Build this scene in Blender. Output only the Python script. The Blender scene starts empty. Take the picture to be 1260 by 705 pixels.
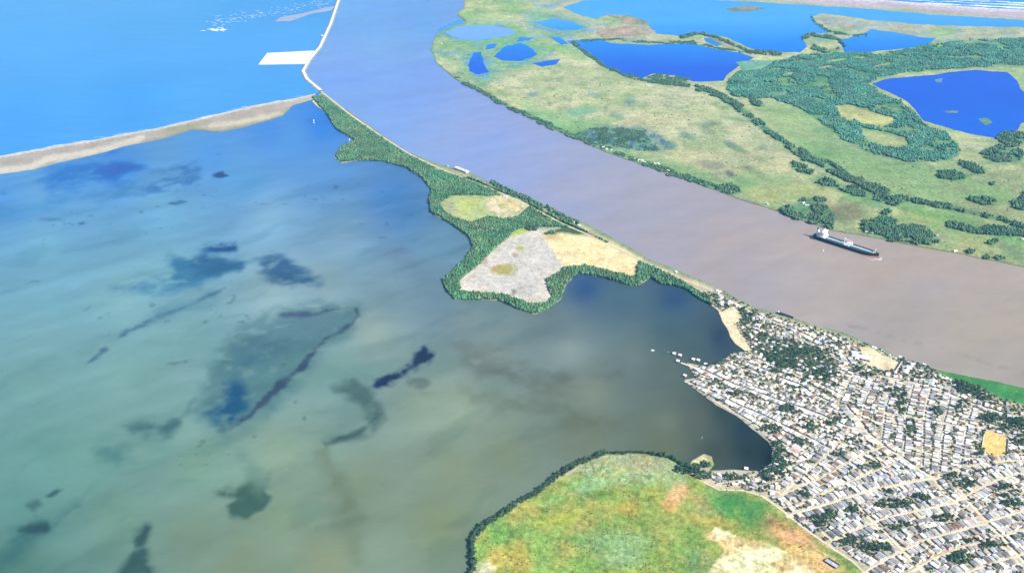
import bpy, math, random
import numpy as np
from mathutils import Vector
from mathutils.geometry import delaunay_2d_cdt
random.seed(7); RNG = np.random.default_rng(7)
SC = bpy.context.scene; COL = SC.collection
R = math.radians

# ------------------------------------------------------------------ camera, sky, sun, exposure
CAM_H, PITCH, F = 1184.0, R(27.4), 1260.0           # F in photo pixels (photo 1260 wide)
cd = bpy.data.cameras.new('camera'); cam = bpy.data.objects.new('camera', cd); COL.objects.link(cam)
cam.location = (0, 0, CAM_H); cam.rotation_euler = (math.pi/2 - PITCH, 0, 0)
cd.sensor_width = 36.0; cd.lens = 36.0; cd.clip_start = 1.0; cd.clip_end = 200000.0
SC.camera = cam
SUN_EL, SUN_AZ = R(40), R(124)                      # azimuth clockwise from +Y (the view direction)
w = bpy.data.worlds.new('World'); SC.world = w; w.use_nodes = True
nt = w.node_tree; nt.nodes.clear()
sky = nt.nodes.new('ShaderNodeTexSky'); sky.sky_type = 'NISHITA'; sky.sun_disc = False
sky.sun_elevation = SUN_EL; sky.sun_rotation = SUN_AZ; sky.air_density = 1.0; sky.dust_density = 0.4; sky.ozone_density = 2.0
bgn = nt.nodes.new('ShaderNodeBackground'); bgn.inputs[1].default_value = 0.085
wo = nt.nodes.new('ShaderNodeOutputWorld')
nt.links.new(sky.outputs[0], bgn.inputs[0]); nt.links.new(bgn.outputs[0], wo.inputs[0])
sl = bpy.data.lights.new('sun', 'SUN'); sl.energy = 5.0; sl.angle = R(0.5); sl.color = (1.0, 0.95, 0.87)
so = bpy.data.objects.new('sun', sl); COL.objects.link(so); so.location = (0, 0, 3000)
sdir = Vector((math.sin(SUN_AZ)*math.cos(SUN_EL), math.cos(SUN_AZ)*math.cos(SUN_EL), math.sin(SUN_EL)))
so.rotation_euler = sdir.to_track_quat('Z', 'Y').to_euler()
SC.view_settings.view_transform = 'Standard'; SC.view_settings.look = 'None'
SC.view_settings.exposure = 0.97; SC.view_settings.gamma = 1.0
SC.cycles.use_denoising = True
SC.cycles.max_bounces = 5; SC.cycles.diffuse_bounces = 2; SC.cycles.glossy_bounces = 2
SC.cycles.transmission_bounces = 2; SC.cycles.volume_bounces = 1; SC.cycles.transparent_max_bounces = 6
HAZE = 2.3e-5
KLIGHT = 1.72                                       # white diffuse level in this light (display linear)

# ------------------------------------------------------------------ geometry helpers
CT, ST = math.cos(PITCH), math.sin(PITCH)
def P(px, py, z=0.0):
    """ground point (height z) seen at photo pixel px,py: used to survey where things stand"""
    px = np.asarray(px, float); py = np.asarray(py, float)
    x = px - 630.0; y = 352.5 - py
    dy = y*ST + F*CT; dz = y*CT - F*ST
    t = (CAM_H - z)/(-dz)
    return x*t, dy*t
def G(px, py):
    a, b = P(px, py); return float(a), float(b)
def toPX(X, Y, z=0.0):
    h = CAM_H - z
    d = Y*CT + h*ST
    return 630 + F*X/d, 352.5 - F*(Y*ST - h*CT)/d
def scale_at(py):                                   # pixels per metre across, on the ground at row py
    return (py - (352.5 - F*math.tan(PITCH)))*CT/CAM_H
def lin(c):
    c = np.asarray(c, float)/255.0
    return np.where(c <= 0.04045, c/12.92, ((c+0.055)/1.055)**2.4)
def alb(c, k=None):
    return np.clip(lin(c)/(k or KLIGHT), 0.006, 0.82)
def _hash(ix, iy, s):
    n = (ix*374761393 + iy*668265263 + s*1442695041) & 0x7fffffff
    n = ((n ^ (n >> 13))*1274126177) & 0x7fffffff
    return ((n ^ (n >> 16)) & 0xffff)/65535.0
def vnoise(x, y, s=0):
    ix = np.floor(x).astype(np.int64); iy = np.floor(y).astype(np.int64)
    fx = x-ix; fy = y-iy; fx = fx*fx*(3-2*fx); fy = fy*fy*(3-2*fy)
    a = _hash(ix, iy, s); b = _hash(ix+1, iy, s); c = _hash(ix, iy+1, s); d = _hash(ix+1, iy+1, s)
    return (a*(1-fx)+b*fx)*(1-fy)+(c*(1-fx)+d*fx)*fy
def fbm(x, y, s=0, o=4):
    r = 0; a = 0.5; t = 0
    for k in range(o):
        r = r + a*vnoise(x, y, s+k*17); t += a; x = x*2.03+5.1; y = y*2.03+1.7; a *= 0.5
    return r/t                                      # 0..1
def inside(poly, x, y):
    p = np.asarray(poly, float); r = np.zeros(np.shape(x), bool)
    n = len(p); j = n-1
    for i in range(n):
        xi, yi = p[i]; xj, yj = p[j]
        if yi != yj:
            r ^= ((yi > y) != (yj > y)) & (x < (xj-xi)*(y-yi)/(yj-yi)+xi)
        j = i
    return r
def seg_dist(pts, x, y, closed=False):
    p = np.asarray(pts, float); d = np.full(np.shape(x), 1e9)
    m = len(p) if closed else len(p)-1
    for i in range(m):
        ax, ay = p[i]; bx, by = p[(i+1) % len(p)]
        vx, vy = bx-ax, by-ay; L = vx*vx+vy*vy+1e-12
        t = np.clip(((x-ax)*vx+(y-ay)*vy)/L, 0, 1)
        d = np.minimum(d, np.hypot(x-ax-t*vx, y-ay-t*vy))
    return d
def sdist(poly, x, y):                              # positive inside
    d = seg_dist(poly, x, y, True)
    return np.where(inside(poly, x, y), d, -d)
def sstep(a, b, v):
    t = np.clip((v-a)/(b-a), 0, 1); return t*t*(3-2*t)

def raw_mesh(name, V, faces, mats=None, smooth=False, attrs=None, mat_index=None):
    """faces: array (n,3)/(n,4) or list of such arrays"""
    me = bpy.data.meshes.new(name)
    if not isinstance(faces, list): faces = [faces]
    faces = [np.asarray(f, np.int32) for f in faces if len(f)]
    V = np.asarray(V, np.float32)
    me.vertices.add(len(V)); me.vertices.foreach_set('co', V.ravel())
    tot = sum(len(f) for f in faces); nl = sum(f.size for f in faces)
    me.loops.add(nl); me.polygons.add(tot)
    me.loops.foreach_set('vertex_index', np.concatenate([f.ravel() for f in faces]))
    st = []; c = 0
    for f in faces:
        st.append(c+np.arange(len(f))*f.shape[1]); c += f.size
    me.polygons.foreach_set('loop_start', np.concatenate(st).astype(np.int32))
    if mat_index is not None: me.polygons.foreach_set('material_index', np.asarray(mat_index, np.int32))
    me.polygons.foreach_set('use_smooth', np.full(tot, smooth))
    for k, a in (attrs or {}).items():
        a = np.asarray(a, np.float32)
        if a.ndim == 2:
            at = me.attributes.new(k, 'FLOAT_COLOR', 'POINT')
            if a.shape[1] == 3: a = np.concatenate([a, np.ones((len(a), 1), np.float32)], 1)
            at.data.foreach_set('color', a.ravel())
        else:
            at = me.attributes.new(k, 'FLOAT', 'POINT'); at.data.foreach_set('value', a)
    me.update(calc_edges=True); me.validate()
    for m in (mats or []): me.materials.append(m)
    return me
def link(name, me, parent=None, loc=None, rz=0.0):
    o = bpy.data.objects.new(name, me); COL.objects.link(o)
    if parent: o.parent = parent
    if loc is not None: o.location = loc
    if rz: o.rotation_euler = (0, 0, rz)
    return o
def tag(o, label=None, cat=None, group=None, kind=None):
    if label: o['label'] = label
    if cat: o['category'] = cat
    if group: o['group'] = group
    if kind: o['kind'] = kind
    return o
def thing(name, label, cat, loc, rz=0.0, group=None):
    return tag(link(name, None, None, loc, rz), label, cat, group)

class MB:                                           # collects polygons, builds ONE mesh
    def __init__(s): s.V = []; s.F = []; s.M = []
    def poly(s, pts, mi=0):
        b = len(s.V); s.V += [tuple(p) for p in pts]; s.F.append(tuple(range(b, b+len(pts)))); s.M.append(mi)
    def box(s, x0, x1, y0, y1, z0, z1, mi=0, top=1.0):
        cx, cy = (x0+x1)/2, (y0+y1)/2
        b = [(x0, y0, z0), (x1, y0, z0), (x1, y1, z0), (x0, y1, z0)]
        t = [(cx+(x-cx)*top, cy+(y-cy)*top, z1) for x, y, _ in b]
        s.poly([b[3], b[2], b[1], b[0]], mi); s.poly(t, mi)
        for i in range(4):
            j = (i+1) % 4; s.poly([b[i], b[j], t[j], t[i]], mi)
    def tube(s, a, b, r, n=8, mi=0, r2=None):
        a = Vector(a); b = Vector(b); d = (b-a).normalized()
        u = d.orthogonal().normalized(); v = d.cross(u); r2 = r if r2 is None else r2
        A = [a+(u*math.cos(6.2832*i/n)+v*math.sin(6.2832*i/n))*r for i in range(n)]
        B = [b+(u*math.cos(6.2832*i/n)+v*math.sin(6.2832*i/n))*r2 for i in range(n)]
        for i in range(n): s.poly([A[i], A[(i+1) % n], B[(i+1) % n], B[i]], mi)
        s.poly(A[::-1], mi); s.poly(B, mi)
    def prism(s, pts, z0, z1, mi=0):
        n = len(pts)
        s.poly([(x, y, z0) for x, y in pts[::-1]], mi); s.poly([(x, y, z1) for x, y in pts], mi)
        for i in range(n):
            j = (i+1) % n
            s.poly([(*pts[i], z0), (*pts[j], z0), (*pts[j], z1), (*pts[i], z1)], mi)
    def mesh(s, name, mats):
        me = bpy.data.meshes.new(name); me.from_pydata(s.V, [], s.F)
        me.polygons.foreach_set('material_index', s.M)
        for m in mats: me.materials.append(m)
        me.update(); return me
    def build(s, name, mats, parent=None, loc=None, rz=0):
        if not isinstance(mats, (list, tuple)): mats = [mats]
        return link(name, s.mesh(name, mats), parent, loc, rz)

# ------------------------------------------------------------------ materials
def newmat(name):
    m = bpy.data.materials.new(name); m.use_nodes = True
    n = m.node_tree.nodes; return m, n, m.node_tree.links, n['Principled BSDF']
def mix_mul(n, L, a, b, fac=1.0):
    x = n.new('ShaderNodeMix'); x.data_type = 'RGBA'; x.blend_type = 'MULTIPLY'; x.inputs[0].default_value = fac
    L.new(a, x.inputs[6]); L.new(b, x.inputs[7]); return x.outputs[2]
def noise_ramp(n, L, scale, lo, hi, p0=0.35, p1=0.65, detail=4, vec=None, rough=0.6):
    t = n.new('ShaderNodeTexNoise'); t.inputs['Scale'].default_value = scale; t.inputs['Detail'].default_value = detail
    t.inputs['Roughness'].default_value = rough
    if vec is not None: L.new(vec, t.inputs['Vector'])
    r = n.new('ShaderNodeValToRGB'); r.color_ramp.elements[0].position = p0; r.color_ramp.elements[1].position = p1
    lo = (lo,)*3 if isinstance(lo, (int, float)) else lo; hi = (hi,)*3 if isinstance(hi, (int, float)) else hi
    r.color_ramp.elements[0].color = (*lo, 1); r.color_ramp.elements[1].color = (*hi, 1)
    L.new(t.outputs[0], r.inputs[0]); return r.outputs[0]
def geo_pos(n):
    return n.new('ShaderNodeNewGeometry').outputs['Position']
def ground_mat(name, layers, rough=0.95):
    m, n, L, b = newmat(name)
    a = n.new('ShaderNodeAttribute'); a.attribute_name = 'col'
    c = a.outputs['Color']; g = geo_pos(n)
    for (sc, lo, hi, p0, p1) in layers: c = mix_mul(n, L, c, noise_ramp(n, L, sc, lo, hi, p0, p1, vec=g))
    L.new(c, b.inputs['Base Color']); b.inputs['Roughness'].default_value = rough
    b.inputs['Specular IOR Level'].default_value = 0.1
    return m
def water_mat(name, rough=0.22, bump=0.12, streak=0.06):
    m, n, L, b = newmat(name)
    a = n.new('ShaderNodeAttribute'); a.attribute_name = 'col'; g = geo_pos(n)
    mp = n.new('ShaderNodeMapping'); mp.inputs['Rotation'].default_value = (0, 0, R(35)); mp.inputs['Scale'].default_value = (1, 3.2, 1)
    L.new(g, mp.inputs['Vector'])
    c = mix_mul(n, L, a.outputs['Color'], noise_ramp(n, L, 0.006, 1-streak, 1+streak, 0.3, 0.7, 5, mp.outputs[0]))
    c = mix_mul(n, L, c, noise_ramp(n, L, 0.05, 1-streak*0.7, 1+streak*0.7, 0.3, 0.7, 4, mp.outputs[0]))
    L.new(c, b.inputs['Base Color']); b.inputs['Roughness'].default_value = rough; b.inputs['IOR'].default_value = 1.33; b.inputs['Specular IOR Level'].default_value = 0.42
    t = n.new('ShaderNodeTexNoise'); t.inputs['Scale'].default_value = 0.12; t.inputs['Detail'].default_value = 5
    L.new(mp.outputs[0], t.inputs['Vector'])
    bp = n.new('ShaderNodeBump'); bp.inputs['Strength'].default_value = bump; bp.inputs['Distance'].default_value = 1.0
    L.new(t.outputs[0], bp.inputs['Height']); L.new(bp.outputs[0], b.inputs['Normal'])
    return m
def plain(name, rgb, rough=0.7, metal=0.0, var=0.15, scale=0.5, rnd=0.0):
    m, n, L, b = newmat(name)
    rg = n.new('ShaderNodeRGB'); rg.outputs[0].default_value = (*rgb, 1)
    g = n.new('ShaderNodeTexCoord').outputs['Object']
    c = mix_mul(n, L, rg.outputs[0], noise_ramp(n, L, scale, 1-var, 1+var*0.4, 0.3, 0.7, vec=g))
    if rnd:
        oi = n.new('ShaderNodeObjectInfo'); mr = n.new('ShaderNodeMapRange')
        mr.inputs[3].default_value = 1-rnd; mr.inputs[4].default_value = 1+rnd*0.5
        L.new(oi.outputs['Random'], mr.inputs[0]); c = mix_mul(n, L, c, mr.outputs[0])
    L.new(c, b.inputs['Base Color']); b.inputs['Roughness'].default_value = rough; b.inputs['Metallic'].default_value = metal
    b.inputs['Specular IOR Level'].default_value = 0.06
    return m
def attr_mat(name, rough=0.85, var=0.2, scale=0.25, rnd=0.0, trans=0.0):
    m, n, L, b = newmat(name)
    a = n.new('ShaderNodeAttribute'); a.attribute_name = 'col'
    c = mix_mul(n, L, a.outputs['Color'], noise_ramp(n, L, scale, 1-var, 1+var, 0.3, 0.7, vec=geo_pos(n)))
    if rnd:
        oi = n.new('ShaderNodeObjectInfo'); mr = n.new('ShaderNodeMapRange')
        mr.inputs[3].default_value = 1-rnd; mr.inputs[4].default_value = 1+rnd
        L.new(oi.outputs['Random'], mr.inputs[0]); c = mix_mul(n, L, c, mr.outputs[0])
    L.new(c, b.inputs['Base Color']); b.inputs['Roughness'].default_value = rough
    b.inputs['Specular IOR Level'].default_value = 0.15
    return m
M_SEA = water_mat('sea_water', 0.25, 0.10, 0.05)
M_LAG = water_mat('lagoon_water', 0.28, 0.08, 0.05)
M_RIV = water_mat('river_water', 0.30, 0.08, 0.04)
M_POND = water_mat('pond_water', 0.28, 0.06, 0.03)
for m_ in (M_POND,): m_.node_tree.nodes['Principled BSDF'].inputs['Specular IOR Level'].default_value = 0.06
M_GROUND = ground_mat('soil_and_grass', [(0.012, 0.86, 1.12, 0.35, 0.65), (0.07, 0.84, 1.14, 0.35, 0.65), (0.35, 0.72, 1.22, 0.36, 0.64)])
M_MARSH = ground_mat('marsh_grass', [(0.006, 0.88, 1.10, 0.35, 0.65), (0.03, 0.84, 1.12, 0.35, 0.65), (0.12, 0.78, 1.18, 0.36, 0.64)])
M_SAND = ground_mat('beach_sand', [(0.02, 0.9, 1.05, 0.35, 0.65), (0.15, 0.85, 1.1, 0.35, 0.65)])
M_ROAD = ground_mat('dirt_road', [(0.05, 0.88, 1.08, 0.35, 0.65), (0.5, 0.82, 1.12, 0.35, 0.65)])
M_LEAF = attr_mat('foliage', 0.8, 0.25, 0.35)
M_LEAFT = attr_mat('tree_foliage', 0.8, 0.2, 0.6, rnd=0.3)
M_BARK = plain('bark', (0.16, 0.12, 0.08), 0.9)
M_FOAM = plain('sea_foam', (0.62, 0.68, 0.72), 0.8, var=0.25, scale=0.05)
M_ROCK = plain('armour_rock', (0.24, 0.25, 0.23), 0.9, var=0.5, scale=0.2)
# ------------------------------------------------------------------ sheets
def wiggle(poly, step=4.0, amp=0.9, closed=True, seed=0):
    """resample an outline and give it a natural, uneven edge"""
    p = np.asarray(poly, float); n = len(p); out = []
    for i in range(n if closed else n-1):
        a = p[i]; b = p[(i+1) % n]; d = np.hypot(*(b-a)); k = max(1, int(d/step))
        if d > 400: k = max(1, int(d/60))
        for t in range(k): out.append(a+(b-a)*t/k)
    if not closed: out.append(p[-1])
    q = np.array(out); gx, gy = P(q[:, 0], q[:, 1])
    dx = fbm(gx/45, gy/45, 3+seed, 4)-0.5; dy = fbm(gx/45+91, gy/45+33, 9+seed, 4)-0.5
    s = np.clip((q[:, 1]+300)/600, 0.4, 1.6)
    q[:, 0] += dx*amp*5*s; q[:, 1] += dy*amp*3*s
    return q
def tri_points(poly, spacing):
    x0, y0 = poly.min(0); x1, y1 = poly.max(0)
    pts = []
    fx0, fx1, fy1 = -40, 1300, 745
    y = y0+spacing*0.5
    while y < y1:
        infr = -20 < y < fy1
        s = spacing if infr else spacing*5
        xs = np.arange(x0, x1, s); xs = xs+RNG.uniform(-.35, .35, len(xs))*s
        if infr:
            keep = ((xs > fx0) & (xs < fx1)) | (RNG.random(len(xs)) < 0.06)
            xs = xs[keep]
        pts.append(np.stack([xs, np.full(len(xs), y)+RNG.uniform(-.35, .35, len(xs))*s*0.9], 1))
        y += s*0.9
    q = np.concatenate(pts)
    q = q[inside(poly, q[:, 0], q[:, 1])]
    d = seg_dist(poly, q[:, 0], q[:, 1], True)
    return q[d > spacing*0.45]
def sheet(name, poly, z, colfn, mat, spacing=3.0, step=4.0, amp=0.9, skirt=0.0, seed=0, relief=0.0, kind='structure'):
    poly = wiggle(poly, step, amp, True, seed) if step else np.asarray(poly, float)
    inn = tri_points(poly, spacing)
    allp = np.concatenate([poly, inn]); nb = len(poly)
    edges = [(i, (i+1) % nb) for i in range(nb)]
    res = delaunay_2d_cdt([Vector((float(a), float(b))) for a, b in allp], edges, [], 0, 1e-5)
    vc = np.array([(v.x, v.y) for v in res[0]]); fc = np.array([f for f in res[2] if len(f) == 3])
    cen = vc[fc].mean(1); fc = fc[inside(poly, cen[:, 0], cen[:, 1])]
    gx, gy = P(vc[:, 0], vc[:, 1])
    # winding: face up
    a, b, c = fc.T
    cr = (gx[b]-gx[a])*(gy[c]-gy[a])-(gy[b]-gy[a])*(gx[c]-gx[a])
    fc[cr < 0] = fc[cr < 0][:, ::-1]
    zz = np.full(len(vc), z)
    if relief:
        e = seg_dist(poly, vc[:, 0], vc[:, 1], True)
        zz = zz+relief*fbm(gx/60, gy/60, 50, 3)*np.clip(e/6, 0, 1)
    V = np.stack([gx, gy, zz], 1); col = colfn(vc[:, 0], vc[:, 1], gx, gy)
    if skirt:
        bx, by = P(poly[:, 0], poly[:, 1]); base = len(V)
        V2 = np.stack([bx, by, np.full(nb, z)], 1); V3 = np.stack([bx, by, np.full(nb, z-skirt)], 1)
        V = np.concatenate([V, V2, V3]); cb = colfn(poly[:, 0], poly[:, 1], bx, by); col = np.concatenate([col, cb, cb*0.9])
        i = np.arange(nb); j = (i+1) % nb
        faces = [fc, np.stack([base+i, base+j, base+nb+j, base+nb+i], 1)]
    else: faces = [fc]
    o = link(name, raw_mesh(name, V, faces, [mat], False, {'col': col}))
    if kind: o['kind'] = kind
    return o
def grid_sheet(name, poly, z, colfn, mat, sp):
    """a flat water surface on a fine grid; its rim lies under the shores"""
    poly = np.asarray(poly, float); x0, y0 = poly.min(0); x1, y1 = poly.max(0)
    def ax(a, b, lo, hi):
        m = np.arange(max(a, lo), min(b, hi), sp); return np.concatenate([np.arange(a, max(a, lo), sp*12), m, np.arange(min(b, hi), b+sp*12, sp*12)])
    xs = ax(x0, x1, -20, 1280); ys = ax(y0, y1, -30, 725); nx, ny = len(xs), len(ys)
    px, py = np.meshgrid(xs, ys); cx = (px[:-1, :-1]+px[1:, 1:])/2; cy = (py[:-1, :-1]+py[1:, 1:])/2
    keep = inside(poly, cx, cy); i, j = np.nonzero(keep); a = i*nx+j
    f = np.stack([a+nx, a+nx+1, a+1, a], 1); used, inv = np.unique(f, return_inverse=True); f = inv.reshape(f.shape)
    px = px.ravel()[used]; py = py.ravel()[used]; gx, gy = P(px, py)
    return tag(link(name, raw_mesh(name, np.stack([gx, gy, np.full(len(gx), z)], 1), f, [mat], False, {'col': colfn(px, py, gx, gy)})), kind='structure')
def strip(name, line, width, z, colr, mat, amp=0.3, wn=0.25, step=5, k=None):
    """a ribbon (road, track, beach edge) of the given width in metres along a surveyed line"""
    q = wiggle(line, step, amp, False); gx, gy = P(q[:, 0], q[:, 1]); p = np.stack([gx, gy], 1)
    t = np.gradient(p, axis=0); t /= np.linalg.norm(t, axis=1)[:, None]; nrm = np.stack([-t[:, 1], t[:, 0]], 1)
    wv = (width/2)*(1+wn*(fbm(gx/25, gy/25, 77, 3)-0.5)*2)[:, None]
    n = len(p); Vv = np.concatenate([p+nrm*wv, p-nrm*wv]); V = np.concatenate([Vv, np.full((2*n, 1), z)], 1)
    i = np.arange(n-1); f = np.stack([n+i, n+i+1, i+1, i], 1)
    c = np.tile(alb(colr, k), (2*n, 1))*(0.9+0.2*vnoise(V[:, 0]/15, V[:, 1]/15, 5))[:, None]
    return link(name, raw_mesh(name, V, f, [mat], False, {'col': c}))
def idw(ctrl, x, y, p=2.2, sy=1.0):
    num = np.zeros((len(x), 3)); den = np.zeros(len(x))
    for (cx, cy, c) in ctrl:
        d = np.hypot(x-cx, (y-cy)*sy)+8; wt = 1/d**p
        num += wt[:, None]*lin(c)[None]; den += wt
    return num/den[:, None]
def warp(px, py, gx, gy, sc=40.0, amp=6.0, seed=0):
    s = np.clip((py+300)/700, 0.25, 1.5)
    return (px+(fbm(gx/sc, gy/sc, 21+seed, 4)-.5)*2*amp*s, py+(fbm(gx/sc+50, gy/sc+9, 31+seed, 4)-.5)*1.2*amp*s)
def lay(col, mask, c):
    return col*(1-mask[:, None])+lin(c)[None]*mask[:, None]
def pmask(poly, x, y, soft):
    return sstep(-soft, soft, sdist(poly, x, y))
def bmask(x, y, cx, cy, rx, ry, rot=0.0, soft=0.5):
    a = R(rot); dx = x-cx; dy = y-cy
    u = (dx*math.cos(a)+dy*math.sin(a))/rx; v = (-dx*math.sin(a)+dy*math.cos(a))/ry
    return 1-sstep(1-soft, 1+soft, np.hypot(u, v))

# ------------------------------------------------------------------ surveyed outlines (photo pixels)
BANK = [(396, 114), (430, 138), (470, 166), (500, 187), (540, 203), (580, 214), (600, 224), (640, 240), (680, 258), (720, 275),
        (760, 297), (800, 320), (840, 336), (870, 349), (900, 364), (930, 379), (970, 390), (1000, 400), (1040, 411), (1070, 424),
        (1110, 441), (1150, 455), (1200, 465), (1260, 478), (1500, 535)]
SHORE = [(500, 900), (560, 740), (578, 700), (577, 665), (590, 645), (625, 622), (658, 604), (682, 585), (712, 568), (742, 556), (790, 555), (825, 561),
         (842, 572), (855, 565), (866, 559), (876, 562), (878, 572), (872, 580), (905, 578), (935, 580), (950, 570), (952, 555), (946, 544),
         (930, 531), (905, 512), (880, 498), (862, 484), (848, 474), (842, 468), (858, 466), (850, 455), (845, 447), (862, 450), (880, 449), (893, 440),
         (898, 436), (918, 433), (905, 424), (896, 408), (888, 396), (884, 384), (872, 373), (858, 366), (846, 357), (830, 352), (812, 350),
         (800, 341), (785, 353), (765, 349), (738, 341), (712, 337), (698, 348), (690, 368), (675, 381), (658, 387), (640, 382), (612, 369), (585, 369), (560, 369),
         (549, 358), (544, 346), (556, 336), (572, 320), (582, 305), (577, 292), (553, 275), (531, 262), (527, 248), (531, 235),
         (520, 220), (500, 207), (470, 199), (440, 198), (420, 201), (411, 194), (420, 182), (438, 174), (412, 158), (404, 143), (384, 126)]
LAND = BANK+[(1600, 950)]+SHORE
FARBANK = [(560, -30), (572, -8), (571, 10), (562, 18), (573, 27), (556, 34), (545, 38), (536, 44), (530, 60), (538, 79), (560, 98), (590, 114), (622, 131),
           (660, 149), (700, 168), (745, 187), (800, 207), (850, 224), (900, 242), (960, 262), (1020, 283), (1060, 290), (1110, 300),
           (1170, 311), (1260, 329), (1500, 380)]
DELTA = FARBANK+[(1700, 330), (1650, 45), (1500, 34), (1260, 13), (1180, 8), (1080, 0), (960, -5), (800, -10), (680, -15), (610, -32)]
SPIT_N = [(-200, 232), (-60, 207), (0, 193), (60, 182), (130, 170), (200, 157), (260, 143), (310, 131), (350, 124), (388, 116)]
SPIT_S = [(392, 121), (360, 130), (348, 143), (325, 150), (300, 157), (270, 163), (235, 160), (205, 170), (180, 175), (150, 181), (120, 190), (80, 199), (40, 209), (0, 215), (-60, 228), (-200, 252)]
JETTY = [(424, -18), (417, 0), (407, 30), (394, 58), (381, 74), (373, 88), (378, 98), (395, 112)]
POND_A = [(692, 10), (720, 1), (850, -1), (960, 5), (1060, 11), (1150, 19), (1290, 27), (1290, 35), (1190, 33), (1130, 31), (1070, 25), (1012, 17), (998, 23), (1010, 33),
          (1022, 41), (992, 44), (988, 50), (994, 57), (985, 65), (958, 66), (925, 61), (895, 47), (865, 41), (850, 46), (808, 42), (796, 31), (770, 24), (748, 19), (735, 24), (718, 21)]
POND_B = [(1030, 50), (1060, 44), (1072, 37), (1100, 40), (1128, 46), (1152, 48), (1140, 57), (1115, 60), (1070, 65), (1040, 66), (1036, 58)]
POND_C = [(697, 51), (735, 48), (752, 54), (800, 56), (850, 54), (880, 61), (912, 66), (928, 72), (908, 83), (896, 92), (890, 100), (868, 101), (852, 101), (832, 94), (804, 91), (790, 97), (768, 94), (745, 82), (720, 67)]
POND_D = [(1073, 104), (1090, 98), (1112, 96), (1150, 93), (1165, 90), (1200, 87), (1240, 90), (1252, 100), (1256, 112), (1275, 125), (1275, 150), (1258, 152), (1250, 162), (1225, 171), (1195, 166), (1160, 156), (1136, 149), (1128, 138), (1120, 128), (1103, 118), (1085, 111)]
POND_E = [(612, 66), (622, 58), (640, 54), (655, 60), (662, 68), (640, 76), (618, 76), (608, 71)]
POND_F = [(578, 75), (583, 66), (592, 65), (596, 80), (601, 90), (588, 93), (576, 88)]
POND_G = [(655, 28), (680, 24), (702, 27), (718, 33), (712, 38), (690, 38), (668, 33)]
INLET = [(548, 40), (566, 33), (600, 32), (632, 36), (634, 43), (610, 48), (580, 51), (556, 46)]
# clearings of the mangrove peninsula
CLEAR1 = [(541, 250), (555, 241), (580, 240), (600, 242), (622, 240), (640, 246), (655, 254), (640, 266), (622, 271), (600, 268), (582, 275), (562, 270), (546, 262)]
CLEAR2 = [(640, 285), (660, 280), (690, 280), (668, 290), (690, 312), (700, 325), (690, 335), (672, 345), (674, 355), (680, 366), (672, 374), (652, 375), (620, 364), (590, 361), (566, 360), (565, 345), (590, 325), (610, 305), (628, 290)]
CLEAR3 = [(668, 290), (690, 287), (720, 290), (760, 303), (790, 318), (785, 326), (783, 344), (750, 335), (720, 328), (695, 330)]
PEN_FOREST = [(384, 120), (396, 119), (430, 144), (470, 171), (500, 191), (540, 210), (580, 220), (640, 246), (690, 270), (720, 285), (770, 310),
              (800, 328), (840, 348), (872, 368), (876, 376), (858, 367), (846, 357), (830, 352), (812, 350),
              (800, 341), (785, 353), (765, 349), (738, 341), (712, 337), (698, 348), (690, 368), (675, 381), (658, 387), (640, 382), (612, 369), (585, 369), (560, 369),
              (549, 358), (544, 346), (556, 336), (572, 320), (582, 305), (577, 292), (553, 275), (531, 262), (527, 248), (531, 235),
              (520, 220), (500, 207), (470, 199), (440, 198), (420, 200), (413, 194), (420, 182), (438, 174), (412, 158), (404, 143)]
FIELD = [(500, 900), (585, 705), (583, 668), (596, 648), (630, 626), (664, 606), (690, 588), (716, 574), (745, 562), (790, 560), (822, 566), (845, 578), (866, 593), (885, 602),
         (915, 603), (938, 610), (962, 627), (985, 646), (1002, 659), (1024, 674), (1050, 691), (1075, 715), (1120, 800), (1100, 900)]
TOWN = [(840, 450), (880, 450), (900, 437), (925, 432), (890, 385), (872, 368), (880, 356), (930, 384), (1000, 404), (1070, 428), (1150, 458), (1175, 468), (1262, 505), (1420, 560),
        (1420, 790), (1110, 790), (1068, 700), (1020, 668), (985, 645), (962, 624), (940, 608), (905, 602), (872, 594), (872, 584), (940, 584), (956, 570), (954, 548), (930, 528), (880, 496), (845, 472), (860, 466)]
SANDY = [[(886, 386), (905, 380), (915, 388), (905, 400), (912, 410), (922, 425), (925, 434), (912, 432), (900, 420), (893, 403)],
         [(1058, 428), (1075, 428), (1090, 440), (1108, 447), (1104, 458), (1080, 455), (1062, 448)]]
PITCH_PX = [(1211, 533), (1220, 531), (1240, 541), (1238, 562), (1222, 562), (1208, 553)]

# ------------------------------------------------------------------ water
EXPO = 2.0**SC.view_settings.exposure
_BY = np.array([-60, 20, 60, 90, 120, 165, 265, 300, 350, 430, 560, 600, 690, 800])
_BR = np.array([.068, .0571, .0466, .0400, .0385, .0253, .0185, .0186, .0144, .0118, .0095, .0080, .0072, .007]); _BG = _BR*np.interp(_BY, [0, 700], [2.0, 2.58]); _BB = _BR*np.interp(_BY, [0, 700], [3.05, 4.35])
_GR = np.array([.73, .759, .803, .838, .846, .909, .957, .95, .983, 1.005, 1.015, 1.013, 1.032, 1.04]); _GG = _GR+np.interp(_BY, [0, 700], [.048, .031]); _GB = _GR+np.interp(_BY, [0, 700], [.115, .088])
def tune(c, py, wet=1.0):
    """albedo whose daylit look through the air at that range is the surveyed colour c (linear)"""
    py = np.clip(py, -60, 800); B = np.stack([np.interp(py, _BY, k) for k in (_BR, _BG, _BB)], -1); Gn = np.stack([np.interp(py, _BY, k) for k in (_GR, _GG, _GB)], -1)
    return np.clip((c/EXPO-B*wet)/Gn, 0.004, 0.85)
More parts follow.
